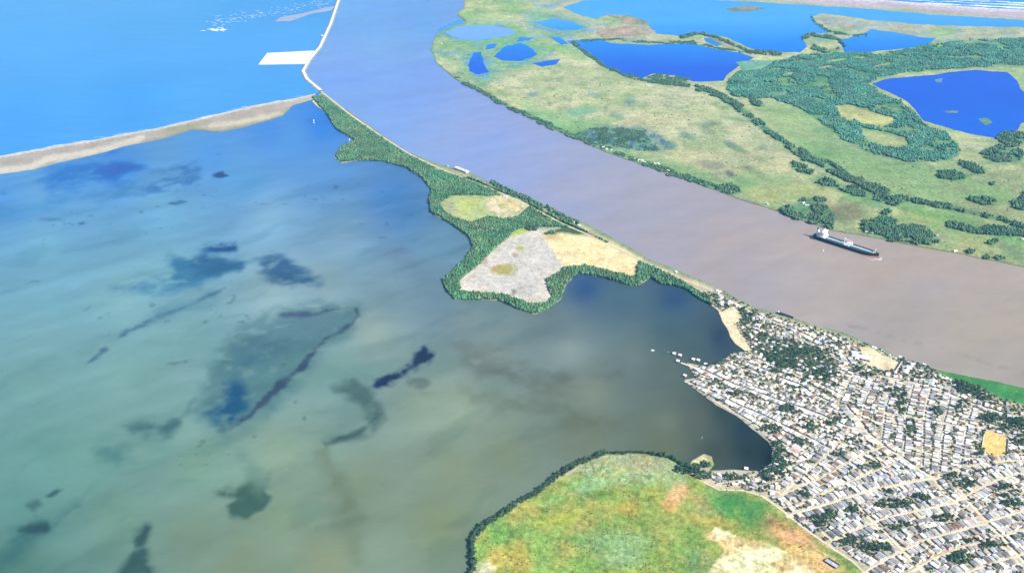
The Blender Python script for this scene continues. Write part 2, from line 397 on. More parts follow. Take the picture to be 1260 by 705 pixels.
def col_sea(px, py, gx, gy):
    n = fbm(gx/900, gy/300, 4, 4)
    c = idw([(100, 58, (98, 183, 255)), (0, 60, (96, 182, 255)), (250, 100, (97, 182, 255)), (25, 153, (80, 172, 255)), (150, 130, (84, 174, 255)), (330, 100, (92, 178, 255)), (340, 40, (104, 184, 255)), (30, 12, (111, 190, 255)), (200, 8, (108, 188, 255)), (150, -40, (118, 192, 250)), (900, -30, (110, 180, 245))], px, py)
    return tune(c*(0.92+0.16*n)[:, None], py)
def build_sea():
    rr = np.concatenate([[0, 200, 400], np.geomspace(600, 60000, 70)]); th = np.linspace(0, 2*np.pi, 121)[:-1]
    X = (rr[:, None]*np.sin(th)).ravel(); Y = (rr[:, None]*np.cos(th)).ravel()
    V = np.stack([X, Y, np.zeros(len(X))], 1); n = 120
    i, j = np.meshgrid(np.arange(len(rr)-1), np.arange(n), indexing='ij'); i = i.ravel(); j = j.ravel(); k = (j+1) % n
    f = np.stack([i*n+k, i*n+j, (i+1)*n+j, (i+1)*n+k], 1)[:, ::-1]
    d = np.maximum(Y*CT+CAM_H*ST, 50.0); px = 630+F*X/d; py = 352.5-F*(Y*ST-CAM_H*CT)/d
    py = np.clip(py, -290, 900); px = np.clip(px, -2000, 3000)
    return tag(link('sea', raw_mesh('sea', V, f, [M_SEA], False, {'col': col_sea(px, py, X, Y)})), kind='structure')
build_sea()

LAG_CTRL = [(150, 373, (127, 177, 194)), (150, 473, (127, 173, 180)), (245, 573, (126, 167, 158)), (65, 353, (117, 172, 199)), (415, 458, (120, 162, 166)), (565, 503, (147, 171, 160)), (345, 643, (132, 160, 143)), (235, 423, (126, 171, 183)), (120, 560, (112, 160, 158)), (0, 240, (92, 160, 228)), (85, 208, (86, 156, 228)), (150, 205, (84, 152, 226)), (260, 190, (92, 160, 232)), (330, 160, (84, 150, 234)), (360, 170, (92, 160, 234)), (395, 155, (66, 142, 236)), (400, 215, (100, 157, 218)), (300, 220, (100, 166, 222)),
            (60, 260, (107, 170, 220)), (200, 260, (116, 178, 216)), (330, 270, (135, 185, 218)), (480, 240, (84, 142, 208)), (500, 260, (86, 140, 196)), (540, 300, (106, 152, 182)), (420, 290, (130, 172, 204)), (60, 300, (120, 180, 212)), (200, 340, (124, 178, 200)), (335, 363, (145, 182, 198)), (60, 430, (120, 168, 182)),
            (475, 363, (118, 152, 174)), (400, 350, (138, 170, 186)), (540, 370, (112, 146, 172)), (460, 410, (144, 170, 172)), (40, 480, (118, 165, 172)), (60, 560, (104, 155, 157)), (180, 563, (116, 158, 158)), (180, 480, (120, 166, 170)), (25, 693, (86, 133, 128)), (25, 620, (96, 146, 148)),
            (150, 640, (112, 152, 144)), (350, 560, (136, 166, 154)), (240, 660, (122, 150, 138)), (300, 690, (126, 148, 132)), (450, 600, (130, 152, 138)), (400, 690, (135, 153, 133)), (540, 640, (128, 148, 126)), (525, 503, (142, 167, 160)), (560, 580, (130, 150, 134)),
            (600, 440, (133, 155, 158)), (580, 400, (126, 150, 164)), (700, 430, (133, 155, 162)), (690, 400, (112, 136, 152)), (725, 483, (128, 146, 140)), (620, 560, (128, 148, 134)), (720, 540, (120, 138, 128)), (765, 370, (80, 115, 140)), (720, 355, (58, 96, 150)), (830, 370, (56, 92, 136)), (820, 400, (74, 106, 124)), (860, 420, (80, 108, 122)), (885, 415, (56, 80, 112)),
            (780, 440, (112, 134, 140)), (820, 460, (98, 120, 122)), (820, 520, (113, 132, 127)), (860, 520, (96, 112, 112)), (915, 530, (46, 72, 92)), (920, 555, (45, 70, 82)), (945, 560, (36, 60, 74)), (890, 505, (60, 84, 98)), (880, 555, (74, 92, 94)), (820, 545, (108, 124, 112))]
WEED = [  # dark sea-grass beds: outline, colour, strength, softness
    ([(347, 387), (400, 381), (435, 379), (440, 392), (425, 409), (402, 417), (387, 434), (368, 454), (350, 474), (325, 497), (300, 519), (276, 534), (258, 524), (240, 507), (248, 474), (268, 448), (298, 422), (325, 400)], (90, 134, 148), 0.95, 9),
    ([(330, 395), (380, 388), (420, 386), (428, 396), (405, 408), (380, 420), (340, 425), (315, 420)], (98, 136, 160), 0.6, 8),
    ([(276, 474), (292, 470), (303, 482), (298, 502), (284, 516), (266, 518), (258, 508), (272, 496)], (34, 92, 138), 0.85, 6),
    ([(300, 430), (330, 420), (350, 424), (330, 450), (300, 466), (280, 460)], (74, 118, 148), 0.5, 8),
    ([(492, 455), (515, 436), (522, 427), (527, 433), (535, 434), (533, 441), (512, 455), (495, 461), (480, 473), (464, 474), (472, 466)], (40, 64, 112), 1.0, 2.7), ([(500, 450), (516, 438), (530, 434), (534, 438), (514, 452)], (34, 54, 104), .9, 2.0), ([(500, 470), (520, 466), (530, 472), (512, 480)], (96, 118, 126), .6, 2.6),
    ([(410, 482), (436, 472), (452, 480), (472, 500), (472, 516), (458, 530), (430, 542), (402, 547), (420, 538), (445, 528), (456, 512), (446, 496), (430, 487)], (80, 114, 122), 0.8, 4),
    ([(208, 318), (245, 312), (258, 304), (288, 302), (290, 308), (268, 314), (280, 325), (296, 326), (270, 338), (245, 348), (200, 356), (140, 356), (190, 345), (215, 335)], (68, 128, 172), 0.85, 6),
    ([(255, 306), (275, 300), (291, 302), (290, 308), (268, 311)], (46, 92, 150), 0.85, 3), ([(236, 320), (256, 314), (276, 322), (292, 327), (262, 334), (240, 332)], (60, 110, 156), 0.75, 4),
    ([(314, 322), (330, 317), (355, 318), (368, 330), (388, 342), (392, 348), (360, 347), (335, 341), (318, 334)], (64, 108, 152), 0.85, 5),
    ([(200, 380), (230, 371), (262, 362), (240, 376), (215, 388), (180, 396)], (84, 136, 166), 0.6, 6),
    ([(110, 556), (130, 548), (152, 552), (160, 566), (145, 572), (122, 562)], (82, 132, 142), 0.7, 6),
    ([(150, 524), (185, 522), (212, 517), (222, 520), (205, 533), (180, 534)], (70, 114, 126), 0.75, 5),
    ([(260, 604), (280, 598), (290, 606), (308, 592), (322, 598), (331, 610), (322, 626), (305, 634), (286, 632), (280, 622), (288, 613), (270, 609)], (70, 108, 106), 0.9, 3.5),
    ([(296, 560), (318, 575), (332, 600), (318, 606), (306, 590)], (104, 144, 140), 0.65, 6),
    ([(148, 705), (162, 678), (173, 655), (180, 648), (180, 666), (186, 690), (198, 720), (150, 730)], (62, 98, 106), 0.85, 5),
    ([(14, 655), (35, 645), (55, 643), (58, 650), (40, 660), (25, 690), (-10, 720), (-20, 690)], (64, 116, 128), 0.8, 6), ([(24, 652), (40, 645), (56, 645), (56, 651), (38, 656)], (56, 92, 104), .8, 3),
    ([(56, 610), (72, 601), (79, 603), (62, 612)], (62, 100, 114), 0.85, 2.5), ([(32, 622), (46, 615), (51, 622), (40, 628)], (68, 106, 116), 0.75, 3),
    ([(75, 625), (95, 617), (100, 622), (80, 640), (68, 645)], (78, 124, 134), 0.75, 4), ([(100, 690), (130, 668), (150, 655), (165, 660), (130, 690)], (104, 144, 140), .5, 8),
    ([(50, 224), (100, 200), (140, 196), (168, 202), (172, 208), (120, 222), (60, 240)], (50, 124, 208), 0.7, 9), ([(110, 214), (150, 202), (166, 206), (140, 216)], (40, 104, 190), .6, 5),
    ([(180, 212), (240, 202), (243, 206), (200, 215)], (60, 116, 184), 0.75, 4), ([(165, 235), (205, 222), (240, 215), (242, 220), (236, 230), (190, 236)], (66, 124, 186), 0.75, 4),
    ([(262, 216), (275, 212), (280, 216), (270, 219)], (52, 94, 146), 0.9, 2.2), ([(120, 250), (140, 238), (165, 232), (150, 246), (125, 252)], (76, 142, 198), 0.65, 5), ([(0, 262), (60, 240), (110, 232), (70, 254), (0, 275)], (82, 156, 216), .5, 6),
    ([(96, 275), (103, 273), (107, 276), (100, 278)], (66, 112, 152), 0.85, 2), ([(205, 250), (222, 247), (232, 249), (215, 252)], (72, 124, 170), .8, 2), ([(50, 270), (70, 268), (80, 272), (60, 274)], (86, 140, 180), .7, 2.5),
    ([(576, 448), (660, 455), (700, 460), (760, 462), (720, 470), (640, 470), (590, 460)], (98, 114, 118), 0.6, 8), ([(560, 425), (600, 432), (650, 446), (640, 452), (590, 442)], (112, 128, 132), .55, 6),
    ([(570, 480), (640, 490), (690, 505), (650, 505), (580, 492)], (110, 128, 122), 0.6, 8), ([(640, 470), (690, 470), (720, 490), (700, 505), (660, 490)], (104, 118, 112), .5, 10), ([(700, 500), (760, 520), (740, 535), (690, 520)], (100, 112, 102), .5, 10),
    ([(396, 556), (425, 590), (450, 640), (440, 700), (420, 660), (408, 606)], (112, 132, 116), 0.55, 8), ([(480, 300), (520, 320), (540, 350), (500, 340)], (104, 132, 162), .5, 12)]
STROKES = [  # ragged dark rims of the beds: line with widths in px, colour, strength
    ([(350, 388, 1.5), (380, 387, 3), (405, 382, 2), (428, 378, 1.5), (438, 381, 2), (440, 388, 2.2), (434, 398, 2.2), (420, 407, 2.2), (403, 414, 2.4), (394, 424, 2.6), (386, 434, 3), (374, 450, 4.5), (360, 463, 6), (345, 474, 7), (328, 490, 5), (308, 510, 4), (285, 528, 3)], (62, 84, 116), 0.9),
    ([(346, 388, 3), (372, 388, 4), (395, 384, 2)], (80, 100, 142), .6), ([(400, 546, 4), (425, 540, 4), (448, 528, 4), (463, 514, 4)], (60, 90, 98), .7), ([(412, 480, 3), (436, 474, 5), (455, 490, 5), (468, 505, 5)], (92, 122, 130), .5),
    ([(276, 354, 2), (266, 361, 2.4), (250, 367, 2.2), (236, 375, 2.4), (222, 380, 2), (205, 388, 3), (180, 397, 3.5), (160, 406, 3), (146, 415, 3)], (70, 112, 148), .8), ([(130, 429, 3), (118, 438, 3), (106, 447, 2)], (70, 110, 144), .8),
    ([(240, 492, 3), (232, 505, 4), (222, 516, 4), (205, 526, 7), (185, 528, 5)], (66, 108, 124), .65), ([(198, 612, 2), (178, 620, 3), (160, 634, 4), (142, 646, 3)], (92, 134, 138), .65), ([(182, 650, 3), (172, 664, 6), (165, 680, 5)], (54, 86, 96), .7),
    ([(270, 532, 3), (285, 524, 5), (300, 514, 3)], (66, 104, 120), .6), ([(190, 345, 2), (222, 340, 3), (150, 357, 2)], (66, 120, 170), .6), ([(352, 580, 2), (364, 574, 2.5)], (84, 116, 112), .7)]
def col_lag(px, py, gx, gy):
    c = idw(LAG_CTRL, px, py, 2.6)
    wx, wy = warp(px, py, gx, gy, 70, 5.0); vx, vy = warp(px, py, gx, gy, 22, 2.4, 5)
    fr = fbm(gx/26, gy/26, 8, 5)-.5; fr2 = fbm(gx/80, gy/80, 9, 4)-.5
    for (pl, cc, st, soft) in WEED:
        p_ = np.asarray(pl); k = (px > p_[:, 0].min()-30) & (px < p_[:, 0].max()+30) & (py > p_[:, 1].min()-30) & (py < p_[:, 1].max()+30)
        soft = soft*(1.0 if soft < 2.6 else 1.7); d = sdist(pl, vx[k], vy[k])+fr[k]*(12 if soft > 3.4 else 4.5)+fr2[k]*soft*2.2+soft*.25
        m = np.zeros(len(px)); m[k] = sstep(-soft*.9, soft*1.1, d)*np.clip(.72+1.9*(fr[k]+.5-.26)+1.0*fr2[k], .25, 1.15)
        c = lay(c, np.clip(m*st, 0, 1), cc)
    for (ln, cc, st) in STROKES:
        q_ = np.asarray(ln, float); k = (px > q_[:, 0].min()-20) & (px < q_[:, 0].max()+20) & (py > q_[:, 1].min()-20) & (py < q_[:, 1].max()+20)
        best = np.full(k.sum(), -9.0)
        for (ax, ay, aw), (bx, by, bw) in zip(ln[:-1], ln[1:]):
            vx_, vy_ = bx-ax, by-ay; t = np.clip(((vx[k]-ax)*vx_+(vy[k]-ay)*vy_)/(vx_*vx_+vy_*vy_), 0, 1)
            best = np.maximum(best, (aw+(bw-aw)*t)*.58-np.hypot(vx[k]-ax-t*vx_, vy[k]-ay-t*vy_))
        m = np.zeros(len(px)); m[k] = sstep(-2.6, 2.2, best+fr[k]*7)*np.clip(.62+2.4*fr2[k]+1.2*fr[k], .15, 1); c = lay(c, m*st, cc)
    # scattered weed spots
    sp = sstep(0.73, 0.80, fbm(gx/30, gy/30, 61, 4))*sstep(0.50, 0.66, fbm(gx/240, gy/240, 66, 3))*(px < 660)
    c = c*(1-0.28*sp)[:, None]
    # murky swirls of silt and weed water
    qx = gx+160*(fbm(gx/210, gy/210, 81, 4)-.5); qy = gy+160*(fbm(gx/210+7, gy/210+3, 82, 4)-.5)
    sw = fbm((qx*.75+qy*.66)/170, (qy*.75-qx*.66)/60, 83, 5); wgt = sstep(170, 260, py)*sstep(760, 600, px)
    c = c*(1-(wgt*sstep(.50, .72, sw)*.10))[:, None]*np.stack([1-wgt*sstep(.52, .75, sw)*.07, np.ones(len(px)), 1+0*wgt], -1)
    c = c*(1+(wgt*sstep(.48, .28, sw)*.05))[:, None]
    # suspended mud drifting in streaks
    st = fbm((gx*0.8+gy*0.6)/420, (gy*0.8-gx*0.6)/70, 14, 5)
    c = c*(1+sstep(250, 400, py)[:, None]*np.array([[.07, .05, -.05]]))
    return tune(c*(0.90+0.24*st)[:, None], py)
LAGOON = [(-320, 262)]+[(x, y-6) for x, y in SPIT_S[::-1]]+[(392, 112), (470, 172), (600, 235), (760, 310), (900, 375), (1000, 440), (1010, 600), (700, 900), (-320, 900)]
grid_sheet('lagoon', LAGOON, 0.5, col_lag, M_LAG, 1.5)
def col_riv(px, py, gx, gy):
    c = idw([(430, 10, (126, 188, 255)), (460, 40, (130, 188, 255)), (430, 90, (134, 180, 255)), (520, 30, (124, 184, 255)), (520, 100, (136, 178, 252)), (600, 165, (152, 180, 243)), (650, 200, (160, 180, 232)), (700, 230, (167, 179, 216)), (800, 260, (174, 179, 202)), (750, 280, (172, 177, 200)), (900, 300, (180, 178, 190)),
             (1000, 350, (187, 183, 187)), (900, 340, (178, 175, 184)), (1100, 380, (183, 177, 175)), (1200, 420, (179, 176, 172)), (1300, 450, (176, 172, 167)), (1150, 330, (185, 179, 182))], px, py)
    st = fbm((gx*0.6-gy*0.8)/60, (gx*0.8+gy*0.6)/500, 24, 5)
    # thin scum lines drifting along the near bank
    d = seg_dist([(1040, 400), (1080, 408), (1110, 420), (1160, 428), (1200, 443), (1262, 460)], px, py)
    sc = (1-sstep(0.6, 2.6, d+4*(fbm(gx/10, gy/10, 44, 3)-.5)))*sstep(0.45, 0.6, fbm(gx/22, gy/22, 47, 3))
    fi = fbm((gx*0.6-gy*0.8)/16, (gx*0.8+gy*0.6)/40, 27, 4); ed = fbm((gx*.7-gy*.72)/130, (gx*.72+gy*.7)/260, 29, 4)
    c = c*(0.93+0.14*st)[:, None]*(0.955+0.09*fi)[:, None]*(1-0.16*sc)[:, None]; c = c*(1+(ed-.5)[:, None]*np.array([[.16, .05, -.10]]))
    c = c*np.array([[1.03, 1.0, .95]])
    return tune(c, py)
RIVER = [(424, -38)]+[(x, y) for x, y in JETTY]+[(x, y+7) for x, y in BANK]+[(1700, 480), (1500, 365)]+[(x+3, y-6) for x, y in FARBANK[::-1][1:-3]]+[(640, 25), (640, -38)]
grid_sheet('river', RIVER, 0.45, col_riv, M_RIV, 2.4)

# ------------------------------------------------------------------ land
def col_delta(px, py, gx, gy):
    wx, wy = warp(px, py, gx, gy, 120, 7); vx, vy = warp(px, py, gx, gy, 35, 3, 3)
    n1 = fbm(gx/300, gy/300, 2, 4); n2 = fbm(gx/60, gy/60, 6, 4); n3 = fbm(gx/700, gy/110, 16, 4)
    c = np.tile(lin((158, 176, 128)), (len(px), 1))
    c = lay(c, sstep(0.42, 0.62, n1)*0.8, (190, 194, 142)); c = lay(c, sstep(0.5, 0.68, n2)*0.6, (122, 160, 108)); n4 = fbm(gx/24, gy/24, 88, 4); c = c*(.84+.32*n4)[:, None]; c = lay(c, sstep(.62, .74, fbm(gx/45, gy/45, 89, 4))*.45, (96, 136, 104)); c = lay(c, sstep(0.55, 0.7, n3)*0.45, (196, 192, 160))
    dry = pmask([(600, 85), (680, 70), (760, 96), (850, 106), (890, 120), (930, 150), (1000, 195), (1010, 215), (950, 225), (880, 215), (800, 190), (720, 160), (640, 125)], wx, wy, 14)
    c = lay(c, dry*0.6, (190, 190, 150))
    c = lay(c, dry*sstep(0.52, 0.66, fbm(gx/90, gy/90, 71, 4))*0.55, (150, 170, 118)); c = lay(c, dry*sstep(.60, .72, fbm(gx/50, gy/50, 72, 4))*.5, (112, 142, 112)); c = lay(c, dry*sstep(.58, .72, fbm(gx/130, gy/130, 73, 4))*.5, (206, 196, 152))
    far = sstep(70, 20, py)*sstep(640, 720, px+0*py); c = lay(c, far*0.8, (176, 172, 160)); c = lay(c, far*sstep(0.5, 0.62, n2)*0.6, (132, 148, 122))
    tip = pmask([(525, 60), (545, 35), (610, 45), (700, 40), (700, 60), (640, 85), (590, 112)], wx, wy, 8); c = lay(c, tip*0.6, (150, 174, 128)); c = lay(c, tip*sstep(.5, .62, n2)*0.6, (104, 152, 118))
    mead = pmask([(925, 128), (950, 125), (990, 138), (1030, 170), (1080, 195), (1150, 205), (1260, 215), (1260, 280), (1160, 258), (1080, 228), (1010, 196), (960, 165)], wx, wy, 5)
    c = lay(c, mead*0.85, (136, 170, 116)); c = lay(c, mead*sstep(0.5, 0.66, n1)*0.5, (166, 178, 128)); c = lay(c, mead*sstep(1120, 1230, px)*0.6, (158, 162, 124))
    pasture = pmask([(1100, 250), (1160, 262), (1260, 285), (1260, 300), (1170, 285), (1120, 270)], wx, wy, 4); c = lay(c, pasture*0.8, (122, 150, 96))
    c = lay(c, pmask([(1020, 252), (1055, 250), (1065, 268), (1040, 275), (1018, 268)], wx, wy, 6)*0.75, (134, 130, 104))
    c = lay(c, pmask([(1105, 262), (1125, 260), (1168, 278), (1165, 285), (1130, 277), (1100, 272)], wx, wy, 3)*0.8, (176, 180, 126))
    c = lay(c, pmask([(1175, 290), (1215, 288), (1225, 310), (1190, 312)], wx, wy, 6)*0.8, (178, 184, 126))
    c = lay(c, pmask([(1148, 288), (1162, 286), (1168, 296), (1152, 298)], wx, wy, 3)*0.8, (182, 164, 146))
    c = lay(c, pmask([(1225, 290), (1262, 292), (1262, 325), (1230, 318)], wx, wy, 6)*0.7, (116, 150, 112))
    gr = pmask([(690, 138), (720, 130), (740, 136), (722, 142), (705, 144)], vx, vy, 2); c = lay(c, gr*0.8, (122, 176, 136))
    gr = pmask([(640, 128), (690, 140), (720, 148), (760, 150), (720, 160), (690, 162), (650, 145)], wx, wy, 6); c = lay(c, gr*0.7, (134, 178, 124))
    for (x, y, rx, ry, rt, cc, s) in [(655, 117, 7, 2.5, 0, (116, 152, 150), .8), (676, 128, 3, 1.6, 0, (96, 118, 118), .8), (775, 126, 8, 2, 0, (86, 116, 150), .8), (728, 116, 5, 1.5, 0, (120, 150, 160), .6),
            (775, 119, 8, 2.5, 10, (116, 152, 116), .8), (760, 144, 10, 3, 10, (104, 150, 130), .7), (900, 180, 10, 4, 25, (92, 124, 104), .8), (908, 185, 14, 3, 20, (112, 146, 106), .8), (846, 168, 12, 3.5, 20, (106, 150, 118), .8),
            (873, 154, 13, 2.5, -5, (104, 134, 104), .7), (905, 147, 14, 3, 10, (104, 146, 104), .7), (890, 134, 7, 2, 5, (116, 150, 96), .8), (880, 129, 5, 2, 0, (110, 122, 104), .7), (825, 178, 9, 4, 15, (96, 146, 122), .7), (935, 196, 8, 2.5, 15, (124, 140, 96), .7),
            (875, 203, 16, 5, 10, (122, 134, 116), .7), (897, 214, 6, 4, 30, (92, 104, 112), .8), (930, 213, 18, 4, 30, (126, 132, 106), .7), (905, 170, 18, 3, 10, (196, 196, 160), .5), (915, 228, 22, 7, 10, (116, 164, 110), .7), (850, 212, 30, 6, 20, (134, 172, 116), .7),
            (985, 235, 24, 10, 10, (176, 186, 120), .6), (940, 240, 26, 9, 10, (182, 186, 122), .7), (1075, 252, 18, 5, 12, (112, 162, 116), .7), (1010, 246, 14, 3, 20, (176, 156, 136), .7), (1000, 288, 10, 4, 20, (150, 172, 108), .6), (1060, 283, 9, 4, 20, (158, 176, 106), .6)]:
        c = lay(c, bmask(vx, vy, x, y, rx, ry, rt, 0.5)*s, cc)
    # forest floors, pond margins, fish-pond rows
    for pl in FORESTS: fm = pmask(pl, vx, vy, 2.5); c = lay(c, fm*0.85, (112, 156, 116)); c = lay(c, fm*sstep(.45, .6, n2)*.6, (78, 122, 92))
    for rg_, cc in ((RING1, (190, 190, 128)), (RING2, (170, 180, 128))): m = pmask(rg_, vx, vy, 2); c = lay(c, m, cc); c = lay(c, m*sstep(.5, .62, n2)*.5, (140, 158, 110))
    for (x, y, rx, ry, rt) in [(1015, 84, 11, 2.6, -10), (1030, 75, 14, 2, -8), (1086, 81, 14, 2, -12), (970, 92, 9, 2.5, -15)]: c = lay(c, bmask(vx, vy, x, y, rx, ry, rt, .5)*.8, (176, 178, 140))
    for pl in (POND_E, POND_F, POND_G, INLET): d = sdist(pl, wx, wy); c = lay(c, sstep(-16, -1, d)*.75, (120, 168, 122)); c = lay(c, sstep(-9, -1, d)*sstep(.5, .6, n2)*.7, (96, 150, 176))
    wet = tip*sstep(.56, .66, fbm(gx/50, gy/50, 101, 4)); c = lay(c, wet*.7, (108, 158, 178)); wet = sstep(60, 40, py)*sstep(600, 690, px)*sstep(.58, .66, fbm(gx/90, gy/40, 102, 4)); c = lay(c, wet*.6, (112, 156, 190))
    gr2 = sstep(.54, .68, fbm(gx/160, gy/160, 103, 4))*(1-.6*dry); c = lay(c, gr2*.55, (122, 172, 108))
    for pl in (POND_A, POND_B, POND_C, POND_D):
        d = sdist(pl, px, py); c = lay(c, sstep(-6, -1.5, d)*0.6, (166, 176, 134))
    rows = pmask([(705, 166), (740, 156), (800, 160), (812, 168), (832, 182), (806, 188), (770, 186), (735, 180)], wx, wy, 3)
    lanes = np.sin((gx*0.45+gy*0.9)/3.6+3*(fbm(gx/60, gy/60, 111, 3)-.5))
    rows = rows*sstep(.34, .5, fbm(gx/45, gy/45, 112, 4)+.12); c = lay(c, rows*0.7, (104, 146, 126)); c = lay(c, rows*sstep(0.0, 0.6, lanes)*0.75, (66, 104, 138))
    # beach behind the surf
    b = seg_dist([(960, -2), (1080, 5), (1180, 13), (1260, 19), (1400, 30)], px, py); c = lay(c, (1-sstep(2, 6, b))*0.85, (186, 170, 176))
    b = seg_dist([(700, -8), (960, -3), (1080, 1), (1180, 9), (1260, 14), (1400, 25)], px, py); c = lay(c, (1-sstep(0.5, 3, b))*0.8, (205, 205, 210))
    b = seg_dist(FARBANK, px, py); c = lay(c, (1-sstep(0.5, 2.5, b))*0.6, (120, 136, 100))
    # haze tint put into the marsh colour, bluer and brighter with distance
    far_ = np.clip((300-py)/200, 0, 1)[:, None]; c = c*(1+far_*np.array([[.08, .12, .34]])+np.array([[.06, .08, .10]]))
    return tune(c, py, .35)
RING1 = [(1022, 131), (1045, 129), (1068, 136), (1098, 145), (1104, 150), (1088, 157), (1062, 154), (1035, 144)]
RING2 = [(1058, 158), (1080, 162), (1112, 170), (1119, 178), (1104, 185), (1082, 180), (1062, 168)]
def ell(cx, cy, rx, ry, rot=0, n=14):
    a = R(rot); r = []
    for i in range(n):
        t = 2*math.pi*i/n; u = rx*math.cos(t); v = ry*math.sin(t); k = 0.85+0.3*random.random()
        r.append((cx+k*(u*math.cos(a)-v*math.sin(a)), cy+k*(u*math.sin(a)+v*math.cos(a))))
    return r
def belt(line, wd):
    p = np.asarray(line, float); t = np.gradient(p, axis=0); t /= np.linalg.norm(t, axis=1)[:, None]; n = np.stack([-t[:, 1], t[:, 0]], 1)*wd/2
    return [tuple(v) for v in p+n]+[tuple(v) for v in (p-n)[::-1]]
FOREST_MAIN = [(893, 112), (897, 100), (908, 90), (930, 80), (962, 75), (985, 68), (1010, 68), (1040, 67), (1075, 67), (1120, 61), (1150, 55), (1200, 50), (1290, 47), (1290, 80), (1230, 82), (1160, 86), (1110, 90), (1080, 96), (1068, 104), (1082, 114),
               (1108, 125), (1124, 138), (1136, 152), (1158, 163), (1176, 175), (1183, 188), (1166, 198), (1130, 201), (1095, 196), (1065, 187), (1040, 174), (1012, 152), (985, 134), (950, 121), (925, 122), (905, 120)]
FORESTS = [FOREST_MAIN,
    belt([(856, 109), (885, 118), (905, 130), (930, 150), (958, 172), (985, 190), (1010, 203)], 7),
    belt([(985, 190), (1020, 207), (1060, 226), (1095, 242)], 11), belt([(1005, 222), (1040, 232), (1075, 243), (1105, 252)], 9),
    belt([(1095, 243), (1130, 250), (1165, 255), (1205, 264), (1265, 281)], 6), belt([(1165, 276), (1195, 283), (1230, 287), (1270, 288)], 9),
    [(1060, 283), (1064, 273), (1090, 266), (1104, 272), (1098, 280), (1120, 276), (1140, 282), (1150, 290), (1160, 300), (1130, 302), (1095, 297), (1066, 290)],
    [(958, 258), (978, 250), (995, 244), (1015, 246), (1018, 256), (1028, 268), (1026, 282), (1000, 277), (975, 268)],
    [(706, 166), (735, 157), (765, 158), (790, 163), (800, 176), (812, 187), (790, 186), (760, 180), (735, 178)],
    belt([(560, 96), (590, 113), (622, 130), (660, 148), (705, 168), (745, 185)], 4.4), belt([(745, 183), (800, 204), (850, 221), (905, 239)], 6.0),
    belt([(704, 52), (722, 67), (745, 82), (770, 94), (800, 101), (850, 106)], 4.5), ell(822, 98, 26, 5, 8),
    belt([(838, 47), (862, 42), (890, 50), (920, 64), (960, 68)], 3.0), belt([(715, 51), (760, 49), (800, 53), (850, 53), (890, 61), (925, 66)], 2.6),
    belt([(988, 48), (1000, 44), (1030, 48), (1040, 58), (1020, 64), (1000, 60)], 4), belt([(998, 20), (1004, 30), (1022, 40), (1048, 45), (1068, 44)], 3.2),
    ell(1172, 217, 19, 5.5, 8), ell(1193, 206, 17, 4.5, 22), ell(1205, 209, 8, 4, 30), ell(1235, 191, 27, 10, 5), ell(1247, 171, 22, 9, 0), ell(1208, 248, 17, 4.5, 5), ell(1254, 252, 11, 8, 0), ell(1222, 228, 6, 3, 30),
    ell(1222, 300, 8, 3, -20), ell(1193, 310, 5, 2.2, 0), ell(1230, 320, 8, 2.2, 5), ell(1212, 318, 5, 2, 0), ell(986, 208, 15, 6, 25), ell(895, 234, 16, 5, 10), ell(930, 127, 10, 3.5, 20), ell(1090, 262, 7, 3, 0), ell(1262, 240, 6, 6, 0)]
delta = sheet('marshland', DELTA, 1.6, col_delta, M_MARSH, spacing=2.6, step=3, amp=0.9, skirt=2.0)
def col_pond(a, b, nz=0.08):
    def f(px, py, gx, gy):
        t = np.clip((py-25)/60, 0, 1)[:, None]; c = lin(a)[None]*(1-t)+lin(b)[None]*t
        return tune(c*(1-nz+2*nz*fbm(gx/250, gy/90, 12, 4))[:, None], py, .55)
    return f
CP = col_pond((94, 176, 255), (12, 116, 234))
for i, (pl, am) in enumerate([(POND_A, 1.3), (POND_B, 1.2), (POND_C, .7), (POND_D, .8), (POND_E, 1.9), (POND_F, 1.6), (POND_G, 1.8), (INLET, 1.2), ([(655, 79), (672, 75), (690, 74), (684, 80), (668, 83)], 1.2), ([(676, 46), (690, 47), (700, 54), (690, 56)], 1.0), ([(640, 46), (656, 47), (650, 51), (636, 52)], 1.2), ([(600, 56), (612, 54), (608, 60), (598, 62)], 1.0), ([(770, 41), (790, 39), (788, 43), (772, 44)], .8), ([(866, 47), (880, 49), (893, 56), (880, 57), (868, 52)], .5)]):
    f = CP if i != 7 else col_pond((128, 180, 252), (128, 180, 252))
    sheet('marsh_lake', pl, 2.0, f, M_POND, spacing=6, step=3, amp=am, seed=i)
def col_isle(a, b):
    def f(px, py, gx, gy):
        c = np.tile(lin(a), (len(px), 1)); return tune(lay(c, sstep(.4, .6, fbm(gx/60, gy/60, 5, 4)), b), py, .3)
    return f
for i, (pl, a, b) in enumerate([
        ([(745, 19), (775, 20), (795, 27), (800, 31), (770, 31), (760, 24)], (176, 172, 160), (132, 148, 126)),
        ([(735, 38), (770, 33), (808, 39), (790, 44), (740, 47)], (190, 176, 166), (160, 158, 140)),
        ([(893, 12), (920, 8), (942, 11), (925, 15), (900, 15)], (150, 156, 150), (120, 140, 120)),
        ([(905, 77), (925, 75), (955, 76), (935, 86), (915, 88)], (126, 178, 162), (112, 166, 150)),
        ([(1150, 99), (1160, 97), (1158, 103), (1152, 102)], (110, 158, 190), (96, 150, 190)),
        ([(1160, 138), (1180, 137), (1178, 140), (1165, 140)], (134, 166, 172), (116, 150, 150)),
        ([(1203, 147), (1215, 146), (1222, 152), (1212, 155)], (112, 160, 140), (96, 150, 140)),
        ([(866, 44), (880, 46), (905, 57), (920, 62), (900, 60), (880, 52)], (184, 178, 162), (140, 152, 120))]):
    sheet('marsh_islet', pl, 2.3, col_isle(a, b), M_MARSH, spacing=3, step=2.5, amp=0.4, seed=i+20)

